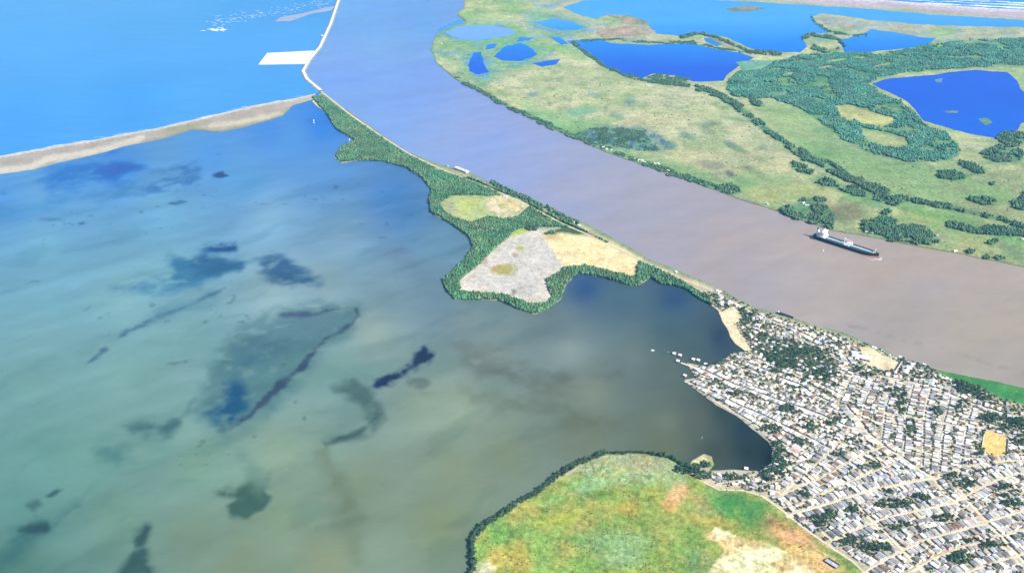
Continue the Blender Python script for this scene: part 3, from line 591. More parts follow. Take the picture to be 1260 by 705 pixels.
def col_land(px, py, gx, gy):
    wx, wy = warp(px, py, gx, gy, 60, 7); vx, vy = warp(px, py, gx, gy, 18, 2.6, 3)
    n1 = fbm(gx/120, gy/120, 2, 4); n2 = fbm(gx/28, gy/28, 6, 4); n3 = fbm(gx/9, gy/9, 8, 3)
    c = np.tile(lin((224, 210, 184)), (len(px), 1))                        # bare sandy soil of the town
    c = lay(c, sstep(.45, .65, n2)*0.5, (188, 176, 148)); c = lay(c, sstep(.55, .7, n1)*0.3, (160, 164, 126))
    c = lay(c, pmask(PEN_FOREST, px, py, 1.5), (80, 112, 80))
    # ---- clearing 1: yellow meadow and bare pink earth
    m = pmask(CLEAR1, vx, vy, 1.6); c = lay(c, m, (186, 200, 142)); e = m*bmask(vx, vy, 550, 255, 12, 9, 0, .6); c = lay(c, e*0.6, (176, 176, 150))
    c = lay(c, m*bmask(wx, wy, 575, 253, 14, 8, 0, .5)*0.7, (206, 218, 130)); c = lay(c, m*bmask(vx, vy, 622, 256, 26, 12, 8, .4)*sstep(.35, .5, n2), (240, 218, 196))
    c = lay(c, m*bmask(vx, vy, 628, 252, 16, 6, 20, .5)*0.6, (238, 212, 150)); c = lay(c, m*bmask(vx, vy, 640, 258, 9, 4, 0, .5)*sstep(.45, .55, n3)*0.8, (150, 172, 130)); c = lay(c, m*sstep(.62, .72, n3)*0.5, (150, 170, 110))
    # ---- clearing 2: grey dried mud flat
    m = pmask(CLEAR2, vx, vy, 1.4); c = lay(c, m, (211, 208, 205)); c = lay(c, m*sstep(.42, .62, n1)*0.6, (218, 212, 204)); c = lay(c, m*sstep(.55, .68, n2)*0.5, (226, 220, 212))
    rim = m*(1-sstep(2, 7, sdist(CLEAR2, vx, vy))); c = lay(c, rim*0.7, (226, 214, 194))
    pond = [(602, 331), (612, 326), (628, 325), (631, 333), (625, 339), (606, 337)]
    c = lay(c, m*pmask(pond, vx, vy, 5)*0.8, (228, 216, 196)); c = lay(c, m*pmask(pond, vx, vy, 1.0), (190, 166, 118)); c = lay(c, m*pmask(pond, vx-6, vy-1, 1.0)*0.6, (164, 172, 100))
    for (x, y, rx, ry, rt, cc, s) in [(640, 307, 6, 4, 0, (190, 190, 126), .8), (634, 315, 3, 3, 0, (176, 150, 130), .8), (597, 323, 6, 3, -40, (180, 156, 140), .8), (612, 309, 5, 2, -30, (206, 192, 186), .8), (583, 341, 3, 1.5, 0, (190, 164, 150), .8),
            (632, 360, 3, 4, 30, (120, 116, 96), .8), (668, 363, 13, 6, -8, (232, 226, 214), .9), (643, 354, 4, 1.5, 0, (190, 160, 150), .7), (657, 350, 26, 2, 15, (220, 206, 196), .5), (640, 285, 12, 4, -20, (190, 208, 112), .9), (680, 283, 16, 4, 0, (150, 172, 130), .5)]:
        c = lay(c, m*bmask(vx, vy, x, y, rx, ry, rt, .45)*s, cc)
    c = lay(c, bmask(vx, vy, 640, 285, 14, 4, -20, .4)*0.8, (184, 206, 110))
    # ---- clearing 3: bright sand fill
    m = pmask(CLEAR3, vx, vy, 1.0); c = lay(c, m, (252, 236, 190)); c = lay(c, m*sstep(.5, .66, n2)*0.55, (246, 220, 160)); st = fbm((gx*.9+gy*.4)/60, (gy*.9-gx*.4)/8, 15, 4); c = lay(c, m*sstep(.56, .66, st)*0.4, (226, 200, 150))
    c = lay(c, m*bmask(vx, vy, 678, 292, 12, 3, 0, .5)*0.6, (206, 176, 132))
    c = lay(c, m*bmask(vx, vy, 702, 286, 26, 3.5, 12, .5)*0.7, (170, 176, 130))
    # ---- river margin
    b = seg_dist(BANK, px, py); edge = (1-sstep(1.5, np.where(px < 850, 7, 4.5), b+3*(n2-.5))); c = lay(c, edge*0.8, (112, 148, 108))
    for s in SANDY: c = lay(c, pmask(s, vx, vy, 2.0), (246, 232, 196))
    c = lay(c, pmask(SANDY[1], vx, vy, 2.0)*sstep(.5, .65, n2)*.6, (232, 206, 160))
    # park and thicket floor among the northern houses
    for pl in GROVES: c = lay(c, pmask(pl, vx, vy, 3.0)*0.85, (108, 124, 92))
    # reed bank on the river, right edge
    m = pmask([(1150, 454), (1175, 461), (1200, 463), (1262, 476), (1300, 485), (1300, 512), (1262, 500), (1230, 492), (1205, 478), (1180, 470), (1160, 464)], vx, vy, 2.0)
    c = lay(c, m, (78, 148, 84)); c = lay(c, m*sstep(.45, .6, n1)*0.6, (112, 172, 100)); c = lay(c, m*sstep(.55, .65, n2)*0.4, (60, 130, 90))
    m = pmask([(1225, 492), (1262, 503), (1290, 515), (1262, 517), (1235, 506)], vx, vy, 2.0); c = lay(c, m*0.8, (196, 178, 132))
    c = lay(c, bmask(vx, vy, 1255, 507, 12, 4, 15, .5), (240, 224, 176)); c = lay(c, bmask(vx, vy, 1160, 466, 10, 2.2, 8, .5), (246, 226, 170)); c = lay(c, bmask(vx, vy, 1198, 489, 8, 3, -20, .5), (240, 222, 180))
    # ---- the green field at the bottom
    m = pmask(FIELD, vx, vy, 1.5)
    f = np.tile(lin((140, 174, 96)), (len(px), 1))
    f = lay(f, sstep(.42, .6, n1)*0.7, (150, 160, 88)); f = lay(f, sstep(.55, .66, fbm(gx/45, gy/45, 23, 4))*0.6, (116, 156, 82)); f = lay(f, sstep(.5, .7, n2)*0.35, (172, 172, 104))
    for (x, y, rx, ry, rt, cc, s) in [(770, 575, 70, 18, 0, (168, 180, 146), .8), (735, 592, 34, 10, -20, (150, 188, 140), .75), (790, 572, 26, 8, 0, (172, 170, 142), .7), (830, 585, 14, 22, 10, (160, 184, 146), .75), (690, 605, 30, 8, -30, (150, 190, 116), .7),
            (612, 650, 18, 20, -30, (122, 176, 96), .8), (640, 635, 20, 8, -30, (170, 160, 96), .7), (640, 690, 14, 22, 0, (178, 158, 86), .75), (615, 690, 14, 16, 0, (196, 170, 96), .75), (690, 640, 30, 10, -10, (166, 176, 84), .7), (775, 628, 14, 9, 0, (182, 164, 84), .8),
            (720, 645, 14, 7, 0, (186, 166, 108), .6), (760, 670, 40, 16, 0, (142, 172, 128), .7), (765, 690, 26, 10, 0, (150, 178, 136), .7), (690, 680, 16, 14, 0, (170, 160, 96), .6), (835, 610, 13, 12, -20, (226, 178, 136), .95), (826, 625, 10, 8, 0, (200, 160, 106), .8),
            (865, 617, 14, 6, 15, (190, 156, 116), .6), (880, 640, 40, 8, 8, (186, 166, 96), .7), (900, 616, 34, 10, 12, (112, 152, 96), .8), (905, 628, 30, 14, 20, (76, 146, 76), .85), (930, 640, 18, 8, 20, (86, 140, 76), .8), (870, 630, 22, 6, 10, (140, 160, 120), .6),
            (988, 668, 50, 19, 32, (226, 176, 132), .95), (1000, 690, 34, 14, 30, (228, 188, 138), .85), (960, 645, 18, 7, 25, (176, 132, 98), .8), (940, 610, 16, 4, 20, (160, 160, 116), .6), (965, 640, 22, 4, 35, (120, 140, 84), .7), (1022, 677, 26, 3.2, 32, (104, 142, 84), .85), (1048, 697, 16, 4, 30, (116, 144, 84), .8),
            (600, 702, 10, 8, 0, (224, 216, 190), .8), (815, 660, 14, 10, 0, (160, 168, 100), .6), (860, 690, 22, 14, 20, (116, 148, 104), .7), (930, 585, 18, 4, 0, (210, 206, 196), .5)]:
        f = lay(f, bmask(wx, wy, x, y, rx, ry, rt, .55)*s, cc)
    sand = [(868, 660), (882, 650), (898, 656), (918, 664), (945, 668), (960, 676), (985, 690), (1000, 705), (1020, 740), (850, 740), (870, 705), (885, 690), (890, 678), (882, 668)]
    f = lay(f, pmask(sand, vx, vy, 1.2)*(0.85+.15*sstep(.35, .5, n2)), (254, 238, 196)); f = lay(f, pmask(sand, vx, vy, 2.5)*sstep(.56, .64, n2)*0.7, (216, 182, 128)); f = lay(f, pmask(sand, vx, vy, 8)*(1-pmask(sand, vx, vy, 2))*0.7, (206, 170, 112))
    f = lay(f, sstep(.56, .68, fbm(gx/20, gy/20, 35, 4))*.32, (196, 176, 96)); f = lay(f, sstep(.58, .7, fbm(gx/15, gy/15, 36, 4))*.4, (112, 158, 86)); mott = fbm(gx/3.6, gy/3.6, 33, 4); f = f*(0.52+1.15*mott)[:, None]*1.06; f = lay(f, sstep(.64, .74, n3)*0.5, (84, 112, 58))
    c = lay(c, (1-sstep(3, 6, seg_dist(SHORE[:14], px, py)))*(py > 550)*(px < 850), (72, 104, 62)); f = lay(f, bmask(vx, vy, 915, 621, 30, 11, 18, .45)*.7, (80, 148, 84)); f = lay(f, bmask(vx, vy, 935, 640, 16, 7, 20, .5)*.6, (80, 138, 78)); lum = f.mean(1, keepdims=True); f = np.clip(lum+(f-lum)*1.06, .005, 1); c = c*(1-m[:, None])+f*m[:, None]
    # spit of sand and reed beside the bay houses
    c = lay(c, bmask(vx, vy, 860, 569, 12, 4.5, -25, .4), (240, 234, 176)); c = lay(c, bmask(vx, vy, 874, 570, 5, 9, 0, .5)*.8, (160, 176, 110))
    c = lay(c, pmask(PITCH_PX, px, py, 1.0), (246, 214, 136)); c = lay(c, pmask(PITCH_PX, px, py, 1.0)*sstep(.4, .6, n2)*0.4, (250, 226, 160))
    # grey beach under the stilted waterfront
    b = seg_dist(SHORE[17:31], px, py); c = lay(c, (1-sstep(1, 5, b))*0.6*(px > 840), (176, 176, 164))
    return tune(c*np.array([[1.1, 1.13, 1.13]]), py, .35)
GROVES = [[(925, 408), (938, 404), (960, 420), (985, 415), (1000, 428), (1012, 440), (1028, 452), (1030, 470), (1012, 472), (995, 462), (960, 455), (935, 448), (928, 430)],
          [(908, 375), (925, 382), (940, 386), (938, 392), (920, 396), (910, 388)], [(1170, 470), (1200, 478), (1210, 492), (1235, 508), (1262, 515), (1262, 528), (1225, 515), (1190, 490)]]
sheet('ground', LAND, 1.5, col_land, M_GROUND, spacing=2.4, step=2.6, amp=0.7, skirt=2.0)
def col_spit(px, py, gx, gy):
    wx, wy = warp(px, py, gx, gy, 60, 4)
    n2 = fbm(gx/35, gy/35, 6, 4)
    c = np.tile(lin((184, 178, 172)), (len(px), 1)); c = lay(c, sstep(.45, .6, n2)*.5, (166, 166, 158))
    c = lay(c, (1-sstep(1.0, 2.6, seg_dist(SPIT_N, px, py)))*.8, (236, 236, 228)); ls = [(-200, 243), (0, 210), (40, 206), (60, 196), (100, 190), (130, 184), (175, 171)]
    c = lay(c, (1-sstep(2, 5, seg_dist(ls, wx, wy)))*.75, (226, 222, 206)); c = lay(c, (1-sstep(1.5, 4, seg_dist([(260, 155), (300, 150), (345, 141)], wx, wy)))*.8, (214, 208, 186))
    c = lay(c, (1-sstep(1, 3, seg_dist(SPIT_S, wx, wy)))*sstep(140, 220, px)*.7, (128, 150, 110)); c = lay(c, sstep(330, 380, px)*.5, (206, 202, 190))
    c = lay(c, bmask(wx, wy, 225, 158, 30, 3, -10, .5)*.6, (150, 160, 116))
    return tune(c*1.08, py, .35)
sheet('sand_spit', SPIT_N+SPIT_S, 1.4, col_spit, M_SAND, spacing=2.6, step=3, amp=0.6, skirt=2.0)
def flat(c, v=0.08):
    return lambda px, py, gx, gy: np.tile(lin(c), (len(px), 1))*(1-v+2*v*fbm(gx/40, gy/40, 3, 4))[:, None]/KLIGHT
sheet('sand_fill', [(318, 80), (329, 66), (387, 63), (378, 79)], 1.8, flat((252, 250, 240), .03), M_SAND, spacing=5, step=6, amp=0.15, skirt=2.5)
sheet('sand_bar', [(338, 27), (345, 22), (372, 17), (400, 10), (412, 8), (408, 13), (385, 17), (358, 26)], 0.9, flat((170, 176, 196)), M_SAND, spacing=3, step=3, amp=0.4, skirt=1)
# ------------------------------------------------------------------ roads
for ln, wd, c in [([(395, 113), (430, 141), (470, 169), (505, 191), (545, 210)], 7, (226, 214, 190)), ([(545, 210), (600, 231), (650, 253), (690, 275), (720, 288), (745, 300), (790, 322), (830, 341), (862, 352)], 7, (226, 212, 178))]:
    strip('dirt_road', ln, wd, 1.75, c, M_ROAD)['kind'] = 'structure'
LANES = [  # key, line, road width, front depth range, rows, description used in labels
 ('L2', [(968, 637), (985, 631), (1020, 621), (1045, 613), (1075, 604), (1110, 597), (1150, 589)], 9, (11, 16), 2, 'the long sandy central street'),
 ('L3', [(1024, 667), (1045, 657), (1072, 645), (1095, 637), (1120, 632), (1150, 625), (1175, 620), (1200, 606), (1226, 592), (1275, 580)], 7, (10, 15), 2, 'the next street below the central street'),
 ('L4', [(1045, 716), (1068, 703), (1090, 690), (1120, 675), (1140, 665), (1170, 657), (1200, 649), (1228, 640), (1280, 624)], 7, (10, 15), 2, 'the sandy street crossing the lower right'),
 ('L5', [(1108, 712), (1150, 688), (1185, 674), (1220, 665), (1280, 648)], 6, (9, 14), 2, 'the second street from the bottom'),
 ('L6', [(1165, 716), (1200, 702), (1235, 690), (1280, 678)], 6, (9, 14), 2, 'the street at the bottom edge'),
 ('X2', [(1045, 613), (1062, 632), (1078, 646), (1100, 667), (1130, 698), (1146, 716)], 8, (9, 13), 1, 'the wide street slanting to the bottom'),
 ('X3', [(1040, 500), (1060, 522), (1068, 534), (1090, 552), (1112, 566), (1135, 581), (1150, 591), (1165, 611), (1180, 622)], 8, (9, 13), 1, 'the wide street slanting beside the vertical lanes'),
 ('X4', [(1172, 592), (1195, 622), (1215, 645), (1235, 665), (1255, 688), (1275, 712)], 8, (9, 13), 1, 'the rightmost wide slanting street'),
 ('X0', [(866, 594), (885, 603), (915, 604), (938, 611), (962, 628), (985, 647), (1002, 660), (1024, 675), (1050, 692), (1075, 716)], 5, (9, 12), 1, 'the track along the green field'),
 ('X1', [(946, 604), (958, 606), (972, 620), (985, 632), (1000, 646), (1024, 667)], 5, (9, 13), 1, 'the street one row in from the field'),
 ('L1', [(958, 612), (985, 600), (1010, 590), (1040, 573), (1062, 561), (1088, 550)], 6, (10, 14), 1, 'the upper street rising from the field'),
 ('L1b', [(985, 622), (1010, 609), (1040, 596), (1072, 583), (1105, 570)], 5, (9, 13), 1, 'the lane just above the central street'),
 ('L0', [(962, 609), (980, 593), (1000, 577), (1022, 558), (1046, 531)], 6, (9, 14), 1, 'the street above the bay corner'),
 ('A0', [(918, 447), (940, 456), (960, 466), (985, 475), (1000, 486), (1030, 500)], 5, (8, 12), 1, 'the second lane below the sand beach'),
 ('A00', [(905, 438), (935, 444), (965, 457), (1000, 470), (1036, 488)], 4, (8, 11), 1, 'the lane below the sand beach'),
 ('A1', [(838, 447), (868, 458), (905, 475), (950, 491), (985, 503), (1010, 512), (1040, 525), (1068, 533)], 6, (8, 13), 1, 'the street running out to the pier'),
 ('A2', [(842, 470), (872, 481), (905, 498), (940, 513), (975, 530), (1000, 542), (1024, 556)], 5, (8, 13), 1, 'the street ending at the lower pier'),
 ('A3', [(876, 492), (905, 509), (930, 524), (955, 541), (985, 560), (1000, 572)], 4, (8, 12), 1, 'the lane along the bay shore'),
 ('V0', [(1052, 460), (1043, 476), (1033, 497)], 4, (8, 12), 1, 'the first vertical lane'),
 ('V1', [(1077, 466), (1064, 495), (1059, 518)], 5, (8, 12), 1, 'the second vertical lane'),
 ('V2', [(1102, 470), (1090, 500), (1084, 546)], 5, (8, 12), 1, 'the third vertical lane'),
 ('V3', [(1124, 474), (1114, 510), (1111, 562)], 5, (8, 12), 1, 'the fourth vertical lane'),
 ('V4', [(1145, 478), (1137, 510), (1134, 576)], 5, (8, 12), 1, 'the fifth vertical lane'),
 ('V5', [(1170, 486), (1161, 520), (1155, 588)], 5, (8, 12), 1, 'the sixth vertical lane'),
 ('V6', [(1196, 500), (1187, 535), (1180, 585)], 5, (8, 12), 1, 'the lane left of the sandy pitch'),
 ('H1', [(1040, 452), (1075, 462), (1110, 469), (1150, 478), (1200, 499), (1240, 511), (1280, 518)], 6, (8, 12), 1, 'the street along the river side'),
 ('H2', [(1060, 505), (1090, 510), (1137, 517), (1187, 527)], 4, (7, 10), 1, 'the crossing lane'),
 ('H3', [(1150, 591), (1180, 578), (1215, 570), (1275, 566)], 5, (8, 12), 1, 'the street below the sandy pitch'),
 ('N1', [(862, 352), (880, 360), (905, 374), (940, 393), (975, 405), (1010, 422), (1040, 440), (1050, 456)], 5, (8, 11), 1, 'the river shore road'),
 ('N2', [(925, 402), (950, 412), (985, 418), (1010, 428), (1035, 436)], 4, (7, 11), 1, 'the lane behind the river shore road'),
]
LANES = [(a_, b_, c_*.86, d_, e_, f_) for a_, b_, c_, d_, e_, f_ in LANES]
for key, ln, wd, dr, rows, desc in LANES:
    strip('dirt_road', ln, wd, 1.70+0.004*(hash(key) % 1 if False else len(key))+0.005*[l[0] for l in LANES].index(key), (244, 228, 198) if key[0] in 'LXH' else (240, 230, 212), M_ROAD, amp=0.15, wn=0.2)['kind'] = 'structure'

# ------------------------------------------------------------------ vegetation
def ico(level):
    import bmesh
    bm = bmesh.new(); bmesh.ops.create_icosphere(bm, subdivisions=level, radius=1.0)
    V = np.array([v.co[:] for v in bm.verts]); Fc = np.array([[v.index for v in f.verts] for f in bm.faces]); bm.free(); return V, Fc
ICO = {l: ico(l) for l in (1, 2, 3)}
def blob_variants(level, k, lo=0.62, hi=1.3, flat=0.55):
    V, Fc = ICO[level]; out = []
    for i in range(k):
        r = RNG.uniform(lo, hi, len(V)); U = V*r[:, None]
        U[:, 2] = np.where(U[:, 2] < -flat, -flat, U[:, 2]); out.append(U)
    return out, Fc
BV = {1: blob_variants(1, 10, .7, 1.25), 2: blob_variants(2, 12, .66, 1.28)}
def sample_px(polys, spacing, holes=(), jit=0.45, rough=0.0):
    """jittered ground grid of points inside pixel-traced polygons"""
    out = []
    for pl in polys:
        p = np.asarray(pl, float); gx, gy = P(p[:, 0], np.maximum(p[:, 1], -120))
        xs = np.arange(gx.min(), gx.max(), spacing); ys = np.arange(gy.min(), gy.max(), spacing*0.87)
        X, Y = np.meshgrid(xs, ys); X[1::2] += spacing/2
        X = X.ravel()+RNG.uniform(-jit, jit, X.size)*spacing; Y = Y.ravel()+RNG.uniform(-jit, jit, Y.size)*spacing
        a, b = toPX(X, Y); wa, wb = warp(a, b, X, Y, 45, rough, 13); k = inside(p, wa, wb) & (a > -30) & (a < 1290) & (b > -12) & (b < 735)
        for h in holes: k &= ~inside(h, wa, wb)
        out.append(np.stack([X[k], Y[k]], 1))
    return np.concatenate(out) if out else np.zeros((0, 2))
def canopy(name, pts, rad, hgt, base, level=1, var=0.28, z=1.5, skirt=0.25):
    """many tree crowns merged to one far-off wood"""
    vs, Fc = BV[level]; n = len(pts)
    if n == 0: return None
    r = rad*np.exp(RNG.normal(-.08, .30, n)).clip(.45, 1.7); h = hgt*RNG.uniform(.65, 1.3, n)*(0.7+.6*fbm(pts[:, 0]/50, pts[:, 1]/50, 91, 3))
    which = RNG.integers(0, len(vs), n); ang = RNG.uniform(0, 6.283, n)
    B = np.stack(vs)[which]; ca, sa = np.cos(ang), np.sin(ang)
    X = (B[..., 0]*ca[:, None]-B[..., 1]*sa[:, None])*r[:, None]+pts[:, :1]
    Y = (B[..., 0]*sa[:, None]+B[..., 1]*ca[:, None])*r[:, None]+pts[:, 1:]
    Z = (B[..., 2]+0.55)*h[:, None]*0.62+z
    V = np.stack([X, Y, Z], -1).reshape(-1, 3); m = B.shape[1]
    f = (Fc[None]+(np.arange(n)*m)[:, None, None]).reshape(-1, 3)
    c = np.asarray(base)[None]*(1+var*RNG.normal(0, 1, n)[:, None]).clip(.45, 1.8)
    c = c*(0.8+0.4*fbm(pts[:, 0]/80, pts[:, 1]/80, 92, 3))[:, None]; c *= (.62+.76*fbm(pts[:, 0]/28, pts[:, 1]/28, 93, 3))[:, None]; c[:, 0] *= RNG.uniform(.75, 1.6, n)*(.7+.9*fbm(pts[:, 0]/60, pts[:, 1]/60, 94, 3)); c[:, 2] *= RNG.uniform(.75, 1.15, n)
    cv = np.repeat(c, m, 0)*RNG.uniform(.8, 1.2, n*m)[:, None]
    return link(name, raw_mesh(name, V, f, [M_LEAF], True, {'col': cv.clip(.004, .5)}))
G_DARK, G_MANG, G_FAR = (0.036, 0.096, 0.050), (0.046, 0.130, 0.062), (0.042, 0.155, 0.108)
HOLES = [CLEAR1, CLEAR2, CLEAR3]
roadpx = np.array([(395, 113), (430, 141), (470, 169), (505, 191), (545, 210), (600, 231), (650, 253), (690, 275), (720, 288), (745, 300), (790, 322), (830, 341), (862, 352)], float)
pts = sample_px([PEN_FOREST], 4.2, HOLES); a, b = toPX(pts[:, 0], pts[:, 1])
n_ = fbm(pts[:, 0]/30, pts[:, 1]/30, 7, 3); up = bmask(a, b, 705, 288, 30, 6, 12, .4)+bmask(a, b, 640, 286, 13, 4, -20, .4)
k = (seg_dist(roadpx, a, b) > 1.6) & (up < 0.5) & ~((n_ < .3) & (seg_dist(roadpx, a, b) < 6)); pts = pts[k]
tag(canopy('mangrove_wood', pts, 3.1, 7.0, G_MANG, 1), 'dense green mangrove wood covering the peninsula between lagoon and river', 'mangrove', kind='stuff')
dk = sample_px([belt([(604, 224), (622, 236), (650, 246), (668, 258)], 5), belt([(672, 256), (700, 272), (712, 276)], 4), ell(655, 282, 7, 4), ell(668, 276, 8, 4)], 7)
tag(canopy('riverside_wood', dk, 4.6, 8, G_DARK, 1), 'dark trees between the road and river bank above the sand fill', 'wood', kind='stuff')
LAB = ['great ring of dense forest between the blue lakes on the marsh', 'dark tree belt crossing the marsh beside the dry meadow', 'broad dark tree belt running down the marsh above the ship', 'tree belt above the riverside grove on the far bank', 'thin hedge of trees at the meadow edge on the far right',
       'hedge of trees along the lower right pasture of the marsh', 'grove on the far river bank just right of the ship', 'scrubby grove on the far river bank behind the ship', 'dark scrub between flooded fish ponds on the far bank', 'thin tree fringe on the upper far river bank', 'thin tree fringe on the middle far river bank',
       'tree fringe along the near shore of the blue lake', 'bushy promontory on the near shore of the blue lake', 'trees on the narrow neck beyond the blue lake', 'low bushes on the far shore of the blue lake', 'trees on the point between the upper lakes', 'bushes along the islet in the upper lake']
PLACE = ['oval copse in the meadow below the ring forest', 'slanting copse right of the oval copse in the meadow', 'tail end of the slanting copse in the meadow', 'dark copse at the right edge below the round lake', 'dark copse touching the lower shore of the round lake', 'flat copse at the end of the meadow hedge', 'dark copse at the right edge beside the pasture',
         'tiny copse in the dry grass at the right', 'small clump in the pasture by the far right bank', 'small clump nearest the river in the pasture', 'low clump on the bank at the far right', 'round clump on the bank left of the low clump', 'pale scrub patch left of the broad tree belt', 'bushes on the far bank left of the ship', 'small grove between tree belt and ring forest', 'dark pool-side bushes above the riverside grove', 'clump at the right edge above the pasture']
for i, pl in enumerate(FORESTS):
    main = i == 0
    sp = 5.2 if main else (5.4 if i < 8 else 5.8)
    p_ = sample_px([pl], sp, [RING1, RING2, [(902, 78), (925, 73), (958, 75), (938, 87), (914, 90)]] if main else [], rough=7.0)
    if main:
        a, b = toPX(p_[:, 0], p_[:, 1]); gl = bmask(a, b, 1015, 84, 10, 2, -10, .5)+bmask(a, b, 930, 82, 22, 5, -10, .4)+bmask(a, b, 1030, 75, 14, 2, -8, .5)+bmask(a, b, 1086, 81, 13, 1.6, -12, .5)+bmask(a, b, 970, 92, 8, 2, -15, .5); p_ = p_[gl < .5]
        nn = fbm(p_[:, 0]/70, p_[:, 1]/70, 19, 4); p_ = p_[nn > .30+.22*RNG.random(len(p_))]
    elif i in (1, 2, 3, 4, 5, 6, 7, 8): nn = fbm(p_[:, 0]/32, p_[:, 1]/32, 20+i, 3); p_ = p_[nn > {1: .42, 2: .40, 3: .50, 4: .47, 5: .44, 6: .44, 7: .50, 8: .42}[i]]
    elif i > 8: nn = fbm(p_[:, 0]/32, p_[:, 1]/32, 20+i, 3); p_ = p_[nn > (.42 if i in (9, 10) else .40)]
    lb = LAB[i] if i < len(LAB) else PLACE[(i-len(LAB)) % len(PLACE)]
    bush = i in (8, 14, 16)
    o = canopy('wood', p_, 3.3 if main else (2.8 if bush else 3.8), 7.5 if main else (3.5 if bush or i in (9, 10, 11, 12) else 8.5), G_FAR if main else G_DARK, 1)
    if o: tag(o, lb, 'wood', kind='stuff')
# scattered bushes on marsh and field, sparse
pb = sample_px([[(540, 60), (700, 90), (900, 120), (1000, 190), (1260, 215), (1260, 325), (1060, 288), (900, 240), (700, 165), (560, 95)]], 30)
nn = fbm(pb[:, 0]/90, pb[:, 1]/90, 55, 4); pb = pb[(nn > .57) & (RNG.random(len(pb)) < .45)]
tag(canopy('marsh_scrub', pb, 2.8, 2.4, (0.055, 0.10, 0.05), 1), 'low bushes scattered over the marsh grass of the far bank', 'scrub', kind='stuff')
pf = sample_px([FIELD], 5.5); nn = fbm(pf[:, 0]/35, pf[:, 1]/35, 56, 4); a, b = toPX(pf[:, 0], pf[:, 1])
k = (RNG.random(len(pf)) < sstep(.55, .75, nn)*.5+.01) & (bmask(a, b, 940, 690, 80, 30, 15, .3) < .6); pf = pf[k]
tag(canopy('field_scrub', pf, 1.3, 1.0, (0.11, 0.165, 0.055), 1, var=.4), 'low scrub and tussocks dotted over the green field', 'scrub', kind='stuff')

def tree_mesh(seed, rad, hgt):
    """crown of uneven leaf clumps round several limbs, one mesh; trunk and limbs another"""
    rg = np.random.default_rng(seed); Vs = []; Fs = []; Cs = []; base = 0
    vs, Fc = BV[1]
    lobes = rg.integers(9, 13); limb = []
    for i in range(lobes):
        a = rg.uniform(0, 6.283); rr = rad*rg.uniform(.15, .72); z = hgt*rg.uniform(.5, .84)-rr*.25
        r = rad*rg.uniform(.30, .5); limb.append((rr*math.cos(a), rr*math.sin(a), z))
        U = vs[rg.integers(0, len(vs))]*r*np.array([1, 1, .8])+np.array(limb[-1]); Vs.append(U); Fs.append(Fc+base); base += len(U)
        Cs.append(np.tile(rg.uniform(.75, 1.3), len(U)))
    n = 130                                        # loose leaf sprays on the outside
    for i in range(n):
        l = limb[rg.integers(0, lobes)]; d = rg.normal(0, 1, 3); d /= np.linalg.norm(d); d[2] = abs(d[2])*.9-.2
        c = np.array(l)+d*rad*rg.uniform(.36, .58); u = np.cross(d, rg.normal(0, 1, 3)); u /= np.linalg.norm(u)+1e-9; v = np.cross(d, u); s = rad*rg.uniform(.07, .15)
        Vs.append(np.array([c+u*s, c+v*s*.8+d*s*.5, c-u*s])); Fs.append(np.array([[base, base+1, base+2]])); base += 3; Cs.append(np.tile(rg.uniform(.7, 1.5), 3))
    col = np.array([0.030, 0.064, 0.030])[None]*np.concatenate(Cs)[:, None]
    crown = raw_mesh('tree_crown', np.concatenate(Vs), np.concatenate(Fs), [M_LEAFT], False, {'col': col})
    mb = MB(); mb.tube((0, 0, -.3), (rg.uniform(-.2, .2), rg.uniform(-.2, .2), hgt*.45), .28, 7, 0, .17)
    for l in limb[:6]: mb.tube((0, 0, hgt*.40), l, .13, 5, 0, .05)
    return crown, mb.mesh('tree_trunk', [M_BARK])
TREES = [tree_mesh(100+i, 3.4, 7.0*RNG.uniform(.85, 1.2)) for i in range(9)]
PALMC = []
def palm_mesh(seed):
    rg = np.random.default_rng(seed); Vs = []; Fs = []; b = 0
    for i in range(16):
        a = i*6.283/16+rg.uniform(-.15, .15); L = rg.uniform(2.4, 3.2); d = np.array([math.cos(a), math.sin(a), 0]); s = np.array([-d[1], d[0], 0])
        pr = None
        for k in range(6):
            t = k/5; c = d*L*t+np.array([0, 0, 7.2+1.2*t-2.9*t*t]); wd = .42*math.sin(math.pi*(.12+.86*t))
            cur = [c-s*wd-np.array([0, 0, .25*wd]), c, c+s*wd-np.array([0, 0, .25*wd])]; Vs += cur
            if k: Fs += [[b-3, b-2, b+1, b], [b-2, b-1, b+2, b+1]]
            b += 3
    V = np.array(Vs); crown = raw_mesh('palm_fronds', V, np.array(Fs), [M_LEAFT], False, {'col': np.tile((0.07, 0.125, 0.045), (len(V), 1))})
    mb = MB(); mb.tube((0, 0, -.3), (.25, .1, 7.2), .2, 7, 0, .13); return crown, mb.mesh('palm_trunk', [M_BARK])
PALM = [palm_mesh(5), palm_mesh(6)]

